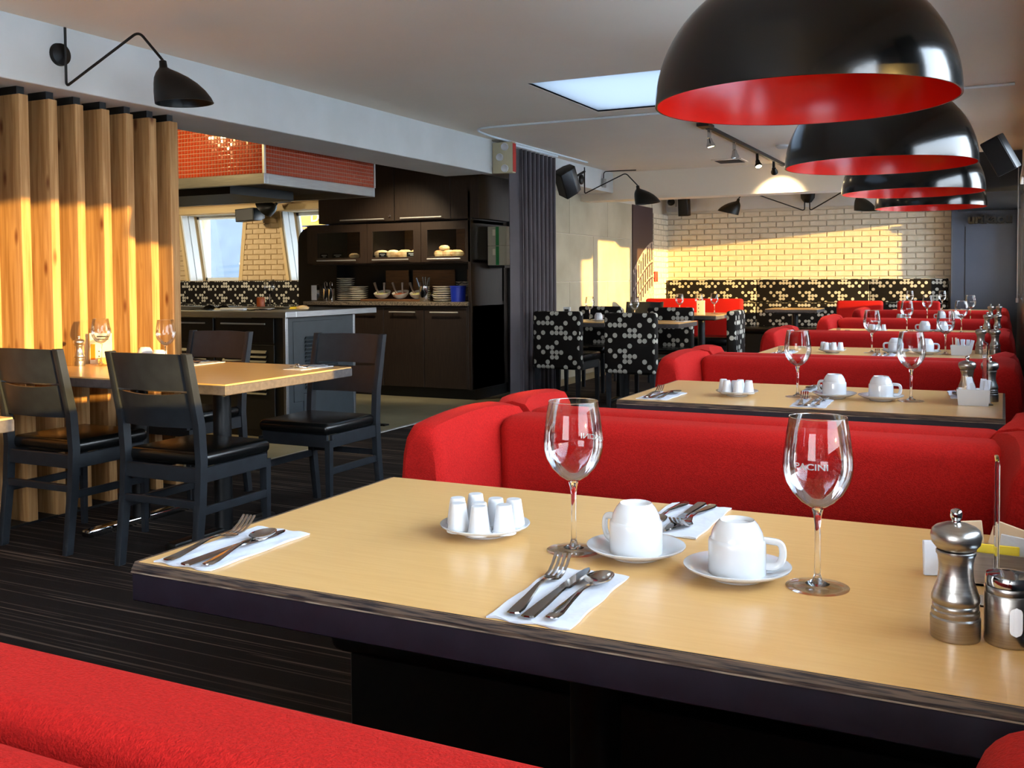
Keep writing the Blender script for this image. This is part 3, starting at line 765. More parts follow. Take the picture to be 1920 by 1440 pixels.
def sugar_box(x, y, tab):
    t = thing('sugar_caddy', 'white porcelain sugar caddy on the %s' % tab, 'caddy', (x, y, Z0), group='white sugar caddies')
    B().loft([[(sx * a, sy * c, z) for sx, sy in ((-1, -1), (1, -1), (1, 1), (-1, 1))] for a, c, z in ((.044, .026, 0), (.049, .031, .052), (.045, .027, .052), (.041, .023, .006))]).obj('box', 'ceramic', t)
    grp = 'sugar sachets in the caddy on the %s' % tab
    for i in range(6):
        packet(x - .005 + i * .009, y + R.uniform(-.012, .012), Z0 + .008, .018, .072 + R.uniform(-.01, .012), R.uniform(-.1, .1), R.uniform(-.35, .35), R.uniform(-.3, .3), 'paper', '%s white sugar sachet in the caddy on the %s' % (('leftmost', 'second from left', 'third from left', 'third from right', 'second from right', 'rightmost')[i], tab), grp)
    for i in range(4):
        o = B().box(-.0015, .0015, -.0015, .0015, 0, .085).obj('stir_stick', 'paper_kraft', loc=(x - .034 + i * .006, y + R.uniform(-.012, .012), Z0 + .007)); o.rotation_euler = (R.uniform(-.1, .1), R.uniform(-.12, .1), 0)
        tag(o, '%s thin wooden stir stick in the caddy on the %s' % (('leftmost', 'second', 'third', 'rightmost')[i], tab), 'stir stick', 'stir sticks in the caddy on the %s' % tab)
for k in (1, 2, 3, 4):
    y0 = TY[k] - TY[1]; T = TN[k]
    pg((-.640, 3.535 + y0, Z0), 0, 'empty wine glass left of the cups on the %s' % T, 'empty wine glasses')
    pg((-.275, 3.56 + y0, Z0), 0, 'empty wine glass right of the cups on the %s' % T, 'empty wine glasses')
    cupset(-.520, 3.555 + y0, PI + (-.4 if k == 1 else .1), 'left', T); cupset(-.368 if k < 3 else -.40, 3.545 + y0, .1, 'right', T)
    dish(-.84, 3.49 + y0, T, 6)
    pmill((-.108, 3.655 + y0, Z0), 0, 'left pepper mill on the %s' % T, 'pepper mills'); pmill((-.040, 3.655 + y0, Z0), 0, 'right steel mill on the %s' % T, 'pepper mills')
    if k <= 2: sugar_box(-.085 if k == 1 else -.20, 3.53 + y0, T)
    if k <= 3:
        setting(-1.08, 3.27 + y0, -.02, 'left front', T); setting(-.56, 3.265 + y0, .03, 'middle front', T)
        if k == 1: setting(-.60, 3.91 + y0, PI, 'middle back', T, True)
    if k == 1:
        setting(-.125, 3.905 + y0, PI + .1, 'right back', T, True)
        card_stand(-.052, 3.585, PI / 2 + .14, 'tilted clear card stand between the mills on the second booth table', .20, .10)
for i, x in enumerate((-1.02, -.66)): pg((x, 12.95, Z0), 0, '%s wine glass on the farthest booth table before the dotted banquette' % ('left', 'right')[i], 'empty wine glasses')

# ------------------------------------------------------------------ wooden chairs and the table by the screen
def chair():
    t = thing('dining_chair', None, 'chair', group='black wooden chairs with vinyl seats')
    prof_o = [(-.235, 0), (-.200, .28), (-.190, .45), (-.200, .60), (-.262, .885)]
    for s in (-1, 1):
        f = [(s * .190, y - .018, z) for y, z in prof_o] + [(s * .190, y + .020, z) for y, z in prof_o[::-1]]
        B().poly(f, (s * .030, 0, 0), .003, 1).obj('rear_post', 'black_wood', t)
        B().loft([[(s * x, y, z) for x, y in ((.185 + q, .185 + q), (.215 - q, .185 + q), (.215 - q, .215 - q), (.185 + q, .215 - q))] for z, q in ((0, .004), (.40, 0))]).obj('front_leg', 'black_wood', t)
        B().box(s * .205 - .008, s * .205 + .008, -.20, .19, .235, .268, .002, 1).obj('side_stretcher', 'black_wood', t)
        B().box(s * .205 - .01, s * .205 + .01, -.185, .19, .365, .425, .002, 1).obj('side_rail', 'black_wood', t)
    B().box(-.195, .195, -.205, -.185, .365, .425, .002, 1).obj('end_rail', 'black_wood', t)
    B().box(-.195, .195, .192, .210, .365, .425, .002, 1).obj('end_rail', 'black_wood', t)
    B().box(-.2, .2, -.215, -.195, .265, .295, .002, 1).obj('rear_stretcher', 'black_wood', t)
    b = B().box(-.212, .212, -.178, .225, .425, .482, .024, 5)
    for v in b.bm.verts:
        if v.co.z > .45: v.co.z += .017 * (1 - (v.co.x / .22) ** 2) * (1 - ((v.co.y - .02) / .21) ** 2)
    b.obj('seat', 'vinyl', t)
    def bslat(z0, z1, dip):
        n = 10; r = []
        for i in range(n + 1):
            u = -1 + 2 * i / n; x = u * .192; sag = .030 * (1 - u * u)
            yb = lambda z: -.200 - (z - .60) * .218 if z > .6 else -.195
            zl = z0; zh = z1 - dip * (1 - u * u)
            r.append([(x, yb(zl) - sag - .007, zl), (x, yb(zl) - sag + .007, zl), (x, yb(zh) - sag + .007, zh), (x, yb(zh) - sag - .007, zh)])
        return B().loft(r)
    bslat(.735, .880, -.004).obj('top_slat', 'black_wood', t)
    bslat(.585, .728, .012).obj('lower_slat', 'black_wood', t)
    return t
pch = Proto(chair)
pch((-3.05, 3.165, 0), 0, 'black wooden chair nearest the camera, back toward us at the screen table', 'black wooden chairs with vinyl seats')
pch((-3.78, 3.175, 0), .0, 'leftmost black wooden chair, back toward us at the screen table', 'black wooden chairs with vinyl seats')
pch((-3.085, 4.06, 0), PI, 'black wooden chair across the screen table, right of the pair facing us', 'black wooden chairs with vinyl seats')
pch((-3.95, 4.04, 0), PI, 'black wooden chair across the screen table beside the timber posts', 'black wooden chairs with vinyl seats')
pch((-3.72, 10.75, 0), PI, 'glossy dark chair in the distance before the mural', 'black wooden chairs with vinyl seats')
def ped_table(loc, x0, x1, y0, y1, lab, poles=1):
    t = thing('pedestal_table', lab, 'table', loc)
    B().box(x0 + .003, x1 - .003, y0 + .003, y1 - .003, .742, .75, .002, 1).obj('tabletop', 'maple', t)
    B().box(x0, x1, y0, y1, .705, .744, .003, 1).obj('edge_band', 'grey_edge', t)
    yc = (y0 + y1) / 2
    for x in ([x1 - .42, x0 + .42] if poles == 2 else [(x0 + x1) / 2]):
        B().tube([(x, yc, .02), (x, yc, .71)], .041, 20).obj('pole', 'black_paint', t)
        B().box(x - .03, x + .03, yc - .33, yc + .33, 0, .035, .01).obj('foot', 'black_metal' if x > x0 + .45 or poles == 1 else 'chrome', t)
        B().box(x - .2, x + .2, yc - .2, yc + .2, .685, .705).obj('bracket', 'black_metal', t)
    return t
ped_table((0, 0, 0), -4.16, -2.80, 3.07, 3.94, 'maple topped pedestal table between black chairs beside the timber screen', 2)
ped_table((0, 0, 0), -4.05, -2.75, 1.30, 2.08, 'corner of a maple table at the left edge of the photo')
T = 'table beside the timber screen'
pmill((-4.115, 3.48, Z0), 0, 'steel pepper mill on the %s' % T, 'pepper mills')
psh((-3.93, 3.72, Z0), 0, 'steel shaker behind the glass on the %s' % T, 'steel shakers')
pg((-4.03, 3.54, Z0), 0, 'wine glass before the sunlit menu card on the %s' % T, 'empty wine glasses')
pg((-3.60, 3.545, Z0), 0, 'wine glass on the %s, against its last post' % T, 'empty wine glasses')
cupset(-3.90, 3.70, 1.0, 'left', T); cupset(-3.80, 3.68, .3, 'right', T) if False else pcup((-3.765, 3.66, Z0), .4, 'right upturned white coffee cup on the %s' % T, 'upturned white cups')
setting(-3.62, 3.90, PI, 'left back', T, True); setting(-2.95, 3.91, PI - .05, 'right back', T, True)
mc = thing('menu_card', 'sunlit printed menu card standing behind the pepper mill', 'menu', (-4.10, 3.60, Z0), .30)
B().box(-.06, .06, -.002, .002, 0, .155).obj('card', 'printed_card', mc)
B().box(-.055, -.03, -.0035, -.002, .02, .10).obj('orange_print', 'ink_orange', mc)
B().box(-.02, .045, -.0035, -.002, .135, .141).box(-.02, .045, -.0035, -.002, .122, .127).box(-.012, -.006, -.0035, -.002, .06, .066).box(-.012, -.006, -.0035, -.002, .035, .041).obj('black_print', 'ink_black', mc)
wb_ = thing('wooden_caddy', 'low wooden condiment box at the foot of the menu card', 'box', (-3.99, 3.585, Z0), .3)
B().box(-.075, .075, -.025, .025, 0, .035, .002, 1).obj('box', 'maple', wb_)

# ------------------------------------------------------------------ dotted chairs, banquettes and far dining area
def dchair():
    t = thing('dotted_chair', None, 'chair', group='dotted fabric chairs')
    B().box(-.235, .235, -.30, -.215, .34, .865, .022, 3).obj('backrest', 'dotted_fabric', t, uv=True)
    B().box(-.225, .225, -.24, .24, .40, .475, .02, 3).obj('seat', 'vinyl', t)
    B().box(-.22, .22, -.22, .22, .33, .40, .004, 1).obj('seat_frame', 'black_board', t)
    for x in (-1, 1):
        for y in (-.27, .2): B().loft([[(x * .2 + a, y + b, z) for a, b in ((-q, -q), (q, -q), (q, q), (-q, q))] for z, q in ((0, .014), (.36, .021))]).obj('leg', 'black_wood', t)
    return t
pd = Proto(dchair)
for a in ((-3.64, 8.58, 0, 'left of the two dotted chairs with backs toward us near the curtain'), (-2.87, 8.38, 0, 'right of the two dotted chairs with backs toward us, beside the red sofa'),
          (-3.83, 9.62, PI, 'dotted chair facing us behind the far table, left one'), (-3.0, 9.42, PI, 'dotted chair facing us behind the far table, right one'),
          (-2.43, 8.97, PI / 2 + .05, 'dotted chair seen from its bright side, turned left')):
    pd((a[0], a[1], 0), a[2], a[3], 'dotted fabric chairs')
ped_table((0, 0, 0), -3.95, -2.62, 8.70, 9.30, 'far maple table between the four dotted chairs')
ped_table((0, 0, 0), -3.35, -2.78, 10.6, 11.5, 'small far maple table before the red bench backs')
T = 'table among the dotted chairs'
for i, (x, y) in enumerate(((-3.62, 9.05), (-3.16, 9.05))): pg((x, y, Z0), 0, '%s wine glass on the %s' % (('left', 'right')[i], T), 'empty wine glasses')
cupset(-3.47, 8.90, 2.5, 'left', T); cupset(-3.20, 8.88, 0, 'right', T)
setting(-2.72, 9.24, PI, 'right back', T, True)
mc2 = thing('menu_stand', 'white table card standing on the table among the dotted chairs', 'menu', (-3.86, 9.05, Z0))
B().box(-.035, .035, -.015, .015, 0, .13, .003, 1).obj('card', 'plastic_white', mc2)
B().box(-.022, .022, -.017, -.015, .09, .11).obj('black_print', 'ink_black', mc2)
T = 'small table by the red benches'
for i, (x, y) in enumerate(((-3.22, 10.72), (-3.05, 10.9), (-2.93, 11.1))): pg((x, y, Z0), 0, '%s wine glass on the %s' % (('left', 'middle', 'right')[i], T), 'empty wine glasses')
mc3 = thing('menu_stand', 'white printed card on the small table by the red benches', 'menu', (-2.98, 10.72, Z0))
B().box(-.045, .045, -.004, .004, 0, .16, .001, 1).obj('card', 'printed_card', mc3)
for i, (dz, dx) in enumerate(((.04, -.025), (.07, -.025), (.10, -.025), (.13, .0))): pass
B().box(-.03, -.02, -.006, -.004, .03, .04).box(-.03, -.02, -.006, -.004, .07, .08).box(-.03, -.02, -.006, -.004, .11, .12).obj('black_print', 'ink_black', mc3)
def red_bench(x0, x1, y, z1, lab, gap=None):
    t = thing('red_bench', lab, 'bench', (0, 0, 0))
    B().box(x0, x1, y, y + .14, .36, z1, .03, 4).obj('backrest', 'red_fabric', t)
    B().box(x0 + .01, x1 - .01, y - .45, y + .02, .36, .46, .03, 3).obj('seat', 'vinyl', t)
    B().box(x0 + .01, x1 - .01, y - .42, y + .1, 0, .36).obj('base', 'black_board', t)
red_bench(-4.05, -3.38, 12.0, .90, 'bright red bench back under the mural')
red_bench(-3.36, -2.84, 12.0, .90, 'red bench back right of the mural, behind the small table')
red_bench(-1.80, -1.28, 12.42, .87, 'dark red bench back left of the pair behind the last sofa')
red_bench(-1.12, -.66, 12.42, .87, 'dark red bench back right of the pair behind the last sofa')
def banquette(x0, x1, y, joints, lab, seatdepth=.5, zt_=1.125, cat='banquette'):
    t = thing('dotted_banquette', lab, cat, (0, 0, 0))
    js = [x0] + joints + [x1]
    for a, b in zip(js, js[1:]):
        B().box(a + .003, b - .003, y - .10, y, .80, zt_, .012, 3).obj('upper_pad', 'dotted_fabric', t, uv=True)
        B().box(a + .003, b - .003, y - .13, y - .01, .46, .795, .012, 3).obj('lower_pad', 'dotted_fabric', t, uv=True)
    B().box(x0, x1, y - .6, y - .1, .38, .46, .02, 3).obj('seat', 'vinyl', t)
    B().box(x0, x1, y - .56, y, 0, .38).obj('base', 'black_board', t)
banquette(-4.50, -.66, YF - .03, [-3.18, -1.65], 'dotted black banquette along the white brick wall')
banquette(-13.3, -8.1, YL - .04, [-11.6, -9.9], 'dotted banquette under the slanted windows behind the buffet island', zt_=1.155)
ped_table((0, 0, 0), -2.75, -2.1, 12.9, 13.5, 'distant dark edged table before the dotted banquette')
# small exit call point
tag(B().box(0, .03, -.05, .05, 1.10, 1.25, .004, 1).obj('alarm_box', 'exit_red', loc=(-4.53, 13.86, 0)), 'small red alarm box beside the mural', 'alarm')

# ------------------------------------------------------------------ buffet island
isl = thing('buffet_island', 'stainless topped buffet island with dark louvered sides', 'counter', (-4.7, 5.78, 0))
B().box(-3.3, -.012, .012, .855, .04, .895).obj('body', 'black_board', isl)
B().box(-3.4, .10, -.11, .01, .895, .94, .003, 1).box(-3.4, -.0, .85, 1.04, .895, .94, .003, 1).box(-.32, .10, .01, 1.04, .895, .94, .003, 1).box(-3.4, -.32, .01, .85, .88, .905).obj('counter_top', 'steel', isl)
for k in range(5): B().box(-3.2 + k * .58, -2.68 + k * .58, .08, .78, .905, .912).obj('food_well', 'chrome', isl)
B().box(-3.3, .02, .03, .84, 0, .04).obj('plinth', 'black_paint', isl)
B().box(-.05, .30, .84, .90, 0, .012).obj('floor_plate', 'black_paint', isl)
# right side, facing the aisle
B().box(-.012, 0, .03, .845, .04, .895, .002, 1).obj('side_panel', 'louver_blue', isl)
B().box(-.01, .006, .09, .70, .26, .86, .003, 1).obj('panel_frame', 'louver_blue', isl)
for z in [.36 + .0285 * i for i in range(14)]:
    b = B().box(-.003, .003, -.20, .20, -.013, .013); b.xf(Matrix.Translation((.012, .42, z)) @ Matrix.Rotation(.6, 4, 'Y')); b.obj('louver', 'louver_blue', isl)
B().box(.0, .010, .20, .64, .12, .32, .004, 1).obj('lower_panel', 'louver_blue', isl)
B().box(-.02, .006, .0, .030, .02, .895, .002, 1).obj('corner_trim', 'steel', isl)
B().box(-.02, .006, .845, .87, .02, .895, .002, 1).obj('corner_trim', 'steel', isl)
# front
for i, (x0, x1) in enumerate(((-.66, -.10), (-1.24, -.68), (-1.82, -1.26))):
    d = B().box(x0, x1, -.004, .012, .70, .885, .003, 1).obj('drawer', 'black_board', isl)
    B().tube([(x0 + .08, -.03, .845), (x1 - .06, -.03, .845)], .006, 8).box(x0 + .1, x0 + .11, -.03, 0, .84, .85).box(x1 - .09, x1 - .08, -.03, 0, .84, .85).obj('handle', 'alu', d)
    dd = B().box(x0, x1, -.002, .012, .06, .69, .003, 1).obj('door', 'black_board', isl)
    for z in [.33 + .034 * k for k in range(10)]:
        b = B().box(-(x1 - x0) / 2 + .07, (x1 - x0) / 2 - .07, -.003, .003, -.013, .013); b.xf(Matrix.Translation(((x0 + x1) / 2, -.006, z)) @ Matrix.Rotation(-.6, 4, 'X')); b.obj('louver', 'black_wood', dd)
# things on the island
IZ = .941
def put(b, name, ms, lab, cat, grp=None, loc=(0, 0, 0), rz=0):
    o = b.obj(name, ms, loc=loc); o.rotation_euler = (0, 0, rz); return tag(o, lab, cat, grp)
put(B().box(-.21, .21, -.13, .13, 0, .025, .004, 1), 'serving_tray', 'alu', 'blue rimmed metal tray at the back of the buffet island', 'tray', loc=(-5.62, 6.40, IZ - .03))
put(B().box(-.2, .2, -.04, .04, 0, .012, .004, 1), 'tray_lid', 'plastic_white', 'long white lid on the buffet island', 'lid', loc=(-5.45, 6.05, IZ - .02), rz=.2)
def tongs(x, y, rz, lab):
    b = B().tube(smooth([(0, 0, .012), (.16, .012, .03), (.26, .02, .012)], .06), .006, 8, sy=.5).tube(smooth([(0, 0, .012), (.16, -.012, .03), (.26, -.02, .012)], .06), .006, 8, sy=.5)
    put(b, 'serving_tongs', 'chrome', lab, 'tongs', 'serving tongs on the buffet island', (x, y, IZ - .025), rz)
for i, (x, y, rz) in enumerate(((-5.45, 5.95, .3), (-5.30, 5.98, .5), (-5.20, 6.12, .15), (-5.80, 5.92, .1), (-4.95, 5.90, 2.9))):
    tongs(x, y, rz, ['steel tongs at the left of the heap on the buffet island', 'steel tongs crossing the middle of the heap on the island', 'steel tongs at the right of the heap on the island', 'leftmost steel tongs on the buffet island', 'steel tongs pointing left at the right end of the heap'][i])
put(B().box(-.10, .10, -.03, .03, 0, .02, .008, 2), 'white_spatula', 'plastic_white', 'thick white handled utensil at the front of the buffet island', 'utensil', loc=(-5.20, 5.80, IZ), rz=.25)
put(B().lathe([(0, 0), (.04, 0), (.045, .02), (.035, .035), (0, .038)], 16), 'lemon_half', 'yellow_paper', 'yellow food piece near the island corner', 'food', loc=(-4.98, 6.25, IZ - .02))
put(B().lathe([(0, 0), (.045, 0), (.05, .012), (.03, .026), (0, .03)], 16), 'bread_piece', 'bread', 'brown food piece near the island corner', 'food', loc=(-4.88, 6.22, IZ))
for i, x in enumerate((-5.95, -5.80)):
    put(B().lathe([(0, 0), (.05, 0), (.055, .02), (.035, .045), (.01, .05), (0, .06)], 20), 'dish_cover', 'chrome', '%s small domed dish cover on the buffet island' % ('left', 'right')[i], 'cover', loc=(x, 6.35, IZ - .03))
# a table behind the island
put(B().lathe([(0, 0), (.035, 0), (.035, .07), (.03, .08), (0, .08)], 20), 'jam_jar', 'sauce_brown', 'brown jar with pale lid before the dotted banquette behind the island', 'jar', loc=(-5.78, 7.0, .90))
ped_table((0, 0, 0), -6.4, -5.6, 7.0 - .25, 7.5, 'dark small table behind the buffet island') if False else None
pg((-5.62, 6.72, IZ), 0, 'lone wine glass at the back of the buffet island', 'empty wine glasses')
bpy.data.objects['jam_jar'].location = (-5.72, 6.72, IZ)

# hood
hd = thing('extractor_hood', 'large canopy hood with red mosaic tiles and steel band', 'hood', (-4.7, 5.58, 0))
B().box(-3.5, 0, 0, .04, 1.85, 1.925, .002, 1).box(-.04, 0, .04, 1.385, 1.85, 1.925, .002, 1).box(-3.5, -.04, 1.35, 1.385, 1.85, 1.925, .002, 1).obj('steel_band', 'steel', hd)
B().box(-3.5, -.006, .006, 1.38, 1.925, 2.42).obj('tiled_core', 'grout', hd)
B().box(-3.5, -.01, .01, 1.37, 1.90, 1.927).obj('underside', 'dark_ceiling', hd)
B().box(-3.2, -.62, .34, 1.1, 1.83, 1.90).obj('filter_box', 'black_metal', hd)
B().box(-.012, .004, -.004, .012, 1.925, 2.42).obj('corner_bead', 'alu', hd)
B().box(-.008, .004, 1.375, 1.388, 1.925, 2.42).obj('corner_bead', 'alu', hd)
tb = B(); p_ = .0292; n = 0
def tile(bm, c, u, hgt, nrm, d=.004):
    i = .003; h = p_ / 2 - .0022
    tilt = Vector((R.uniform(-.0008, .0008), R.uniform(-.0008, .0008), R.uniform(-.0008, .0008)))
    b_ = [bm.verts.new(c + u * a * h + Vector((0, 0, 1)) * b * h) for a, b in ((-1, -1), (1, -1), (1, 1), (-1, 1))]
    t_ = [bm.verts.new(c + u * a * (h - i) + Vector((0, 0, 1)) * b * (h - i) + nrm * (d + R.uniform(-.0008, .0008))) for a, b in ((-1, -1), (1, -1), (1, 1), (-1, 1))]
    bm.faces.new(t_)
    for k in range(4): bm.faces.new((b_[k], b_[(k + 1) % 4], t_[(k + 1) % 4], t_[k]))
for r_ in range(16):
    z = 1.925 + p_ * (r_ + .5)
    for c_ in range(46): tile(tb.bm, Vector((-.006, .03 + p_ * (c_ + .5), z)), Vector((0, 1, 0)), 0, Vector((1, 0, 0)))
    for c_ in range(112): tile(tb.bm, Vector((-.02 - p_ * (c_ + .5), .006, z)), Vector((-1, 0, 0)), 0, Vector((0, -1, 0)))
o = tb.obj('mosaic_tiles', 'mosaic_red', hd, ang=20); o['kind'] = 'stuff'

# ------------------------------------------------------------------ buffet cabinets
YC = 8.36
cab = thing('buffet_cabinet', 'tall dark wood buffet cabinet with glass display row', 'cabinet', (-4.56, YC, 0))
def rel(x): return x + 4.56
B().box(rel(-6.56), 0, .03, .70, .10, .905).obj('base_body', 'veneer', cab)
B().box(rel(-6.54), .015, .05, .72, 0, .10).obj('kick_board', 'black_board', cab)
B().box(-.03, 0, -.0, .78, .10, 2.0, .002, 1).obj('end_panel', 'veneer', cab)
for (x0, x1, hx) in ((-6.55, -6.05, 0), (-6.04, -5.56, 1), (-5.552, -5.09, 1), (-5.082, -4.61, 1)):
    d = B().box(rel(x0), rel(x1), 0, .03, .105, .885, .002, 1).obj('door', 'veneer', cab)
    B().tube([(rel(x0) + .08, -.03, .842), (rel(x1) - .08, -.03, .842)], .007, 8).box(rel(x0) + .1, rel(x0) + .112, -.03, 0, .837, .847).box(rel(x1) - .112, rel(x1) - .1, -.03, 0, .837, .847).obj('handle', 'alu', d)
B().box(rel(-4.61), -.03, -.0, .03, .105, .905, .004, 1).obj('corner_stile', 'veneer', cab)
# display row (three glazed bays) and upper doors
B().box(rel(-6.50), rel(-4.56), .05, .70, 1.32, 1.345).box(rel(-6.50), rel(-4.56), .05, .70, 1.70, 1.73).box(rel(-6.50), rel(-6.47), .05, .7, 1.32, 1.73).box(rel(-5.75), rel(-5.73), .05, .7, 1.32, 1.73).box(rel(-5.12), rel(-5.10), .05, .7, 1.32, 1.73).obj('display_carcass', 'veneer', cab)
B().box(rel(-6.5), rel(-4.56), .68, .70, 1.32, 1.73).obj('display_back', 'wood_shelf', cab)
B().box(rel(-6.46), rel(-4.57), .055, .40, 1.375, 1.387).obj('display_shelf', 'alu', cab)
for i, (x0, x1, a0, a1) in enumerate(((-6.49, -5.745, -6.36, -5.83), (-5.74, -5.115, -5.68, -5.20), (-5.11, -4.565, -5.04, -4.62))):
    d = B().box(rel(x0), rel(a0), 0, .02, 1.33, 1.72).box(rel(a1), rel(x1), 0, .02, 1.33, 1.72).box(rel(a0), rel(a1), 0, .02, 1.33, 1.385).box(rel(a0), rel(a1), 0, .02, 1.645, 1.72).obj('display_door', 'veneer_light', cab)
    B().box(rel(a0), rel(a1), .008, .012, 1.385, 1.645).obj('pane', 'pane_glass', d)
    B().tube([(rel(a0) + .01, -.025, 1.36), (rel(a1) - .04, -.025, 1.36)], .007, 8).obj('handle', 'alu', d)
B().box(rel(-6.35), rel(-4.47), .02, .70, 1.74, 2.40).obj('upper_body', 'veneer', cab)
for (x0, x1) in ((-6.34, -5.42), (-5.41, -4.78), (-4.775, -4.47)):
    d = B().box(rel(x0), rel(x1), 0, .02, 1.745, 2.39, .002, 1).obj('upper_door', 'veneer', cab)
    if x1 < -4.5:
        hx0, hx1 = ((-6.05, -5.52) if x0 < -6 else (-5.33, -4.86))
        B().tube([(rel(hx0), -.03, 1.765), (rel(hx1), -.03, 1.765)], .007, 8).obj('handle', 'alu', d)
B().lathe([(0, 0), (.012, 0), (.012, .01), (0, .012)], 12, m=Matrix.Translation((rel(-5.47), -.0, 1.79)) @ Matrix.Rotation(PI / 2, 4, 'X')).obj('lock', 'chrome', cab)
for i, (x, w_) in enumerate(((-5.78, .28), (-5.33, .5), (-4.83, .2))):
    B().box(rel(x) - w_ / 2, rel(x) + w_ / 2, .60, .62, .955, 1.26).obj('back_board', 'wood_shelf', cab)
B().box(rel(-6.5), 0, .66, .70, .94, 1.32).obj('splash_back', 'black_board', cab)
# rounded black screen on its left
b = B().poly([(rel(-7.02), .52, .0), (rel(-6.5), .52, .0), (rel(-6.5), .52, 1.74), (rel(-6.86), .52, 1.74)] + [(rel(-6.86) - .16 * math.sin(a), .52, 1.58 + .16 * math.cos(a)) for a in (.3, .6, .9, 1.2, 1.57)], (0, .20, 0)); b.obj('side_screen', 'black_board', cab)
wt = thing('granite_worktop', 'speckled granite worktop on the dark buffet cabinet', 'worktop', (-5.6, 8.3, 0))
B().box(-.93, 1.02, .03, .80, .9055, .942, .003, 1).obj('slab', 'granite', wt)
# black recess and dark doorway right of it
struct(B().box(-4.47, -4.30, 9.25, 9.3, 0, 2.42), 'wall_far', 'plank_brown')
struct(B().box(-4.9, -4.45, 9.15, 9.3, 0, 2.42), 'wall_far', 'black_board')
shf = thing('side_shelf', 'small dark shelf on the right flank of the buffet cabinet', 'shelf', (-4.52, 8.9, 0))
B().box(-.03, .14, -.18, .12, 1.27, 1.295, .002, 1).obj('board', 'black_board', shf)
for i in range(2):
    bx = thing('carton_box', '%s white and green carton on the side shelf' % ('lower', 'upper')[i], 'carton', (-4.47, 8.80, 1.2965 + i * .190), group='cartons on the side shelf')
    B().box(-.085, .12, -.10, .12, 0, .188, .003, 1).obj('box', 'carton', bx)
    B().box(.005, .04, -.1015, -.10, .002, .186).obj('green_print', 'green_print', bx)
    B().box(-.03, .0, -.1012, -.10, .10, .16).obj('grey_print', 'printed_card', bx)

CZ = .9425
def stack(n, x, y, r, lab, grp, dz=.022, ms='plate_cream'):
    pr = Proto(lambda: tag(B().lathe([(0, 0), (r * .55, 0), (r * .6, .003), (r, .014), (r, .019), (r * .62, .009), (0, .008)], 28).obj('plate', ms), None, 'plate'))
    for i in range(n): pr((x + R.uniform(-.003, .003), y + R.uniform(-.003, .003), CZ + i * dz), 0, '%s %s' % ((['topmost'] + ['%s from the top' % w for w in 'second third fourth fifth sixth seventh eighth ninth tenth eleventh'.split()])[n - 1 - i], lab), grp)
stack(11, -6.27, 8.72, .095, 'cream plate in the tall stack on the granite worktop', 'plates in the tall stack')
stack(7, -6.07, 8.66, .105, 'cream plate in the stack right of the tall one', 'plates in the second stack')
stack(7, -4.99, 8.58, .105, 'cream plate in the stack beside the blue tub', 'plates in the right hand stack')
stack(9, -4.86, 8.80, .10, 'cream plate in the rear stack behind the blue tub', 'plates in the rear stack')
nd = thing('napkin_dispenser', 'chrome napkin dispenser at the left end of the granite worktop', 'dispenser', (-6.52, 8.58, CZ))
B().box(-.055, .055, -.06, .06, 0, .175, .008, 2).obj('body', 'chrome', nd)
B().box(-.045, .02, -.062, -.0595, .01, .165).obj('napkins', 'paper', nd)
for i, (x, y) in enumerate(((-6.36, 8.5), (-6.28, 8.48))):
    j = thing('metal_pitcher', '%s small steel pitcher before the tall plate stack' % ('left', 'right')[i], 'pitcher', (x, y, CZ), group='steel pitchers')
    B().lathe([(0, 0), (.034, 0), (.036, .01), (.033, .12), (.034, .13), (.031, .13), (.030, .01), (0, .01)], 24).obj('body', 'chrome', j)
    B().tube(smooth([(-.01, 0, .12), (-.02, 0, .2), (.01, 0, .2), (.012, 0, .16)], .02), .004, 8).obj('spoon_hook', 'chrome', j)
brd = put(B().box(-.42, .35, -.14, .12, 0, .022, .004, 1), 'serving_board', 'wood_shelf', 'flat grey brown serving board under the sauce bowls', 'board', loc=(-5.50, 8.62, CZ))
for i, (x, ms) in enumerate(((-5.72, 'salad_green'), (-5.50, 'sauce_brown'), (-5.29, 'salad_green'), (-5.08, 'yellow_paper'))):
    bw = thing('sauce_bowl', ['first', 'second', 'third', 'fourth'][i] + ' tilted cream bowl of relish from the left on the serving board', 'bowl', (x, 8.60 + (.06 if i == 3 else 0), CZ + .0225), group='tilted relish bowls')
    m = Matrix.Translation((0, 0, .022)) @ Matrix.Rotation(.28, 4, 'X')
    B().lathe([(0, -.008), (.05, -.006), (.078, .02), (.088, .048), (.083, .048), (.072, .022), (.0, .006)], 28, m=m).obj('bowl', 'plate_cream', bw)
    B().lathe([(0, .036), (.05, .034), (.078, .030), (.07, .022), (0, .018)], 20, m=m).obj('relish', ms, bw)
    if i < 3:
        for s in (-1, 1):
            o = B().tube([(0, 0, 0), (s * .02 - .03, .0, .06), (s * .035 - .045, 0, .135)], [.012, .010, .014], 8, sy=.5).obj('serving_spoon', 'spoon_brown', loc=(x + s * .025, 8.60, CZ + .055))
            tag(o, '%s dark spoon handle in the %s relish bowl from the left' % ('left' if s < 0 else 'right', ('first', 'second', 'third')[i]), 'spoon', 'spoons in the relish bowls')
uc = put(B().lathe([(0, 0), (.055, 0), (.057, .005), (.057, .15), (.054, .15), (.054, .006), (0, .006)], 28), 'utensil_pot', 'chrome', 'steel utensil pot standing beside the plate stack', 'pot', loc=(-5.17, 8.52, CZ))
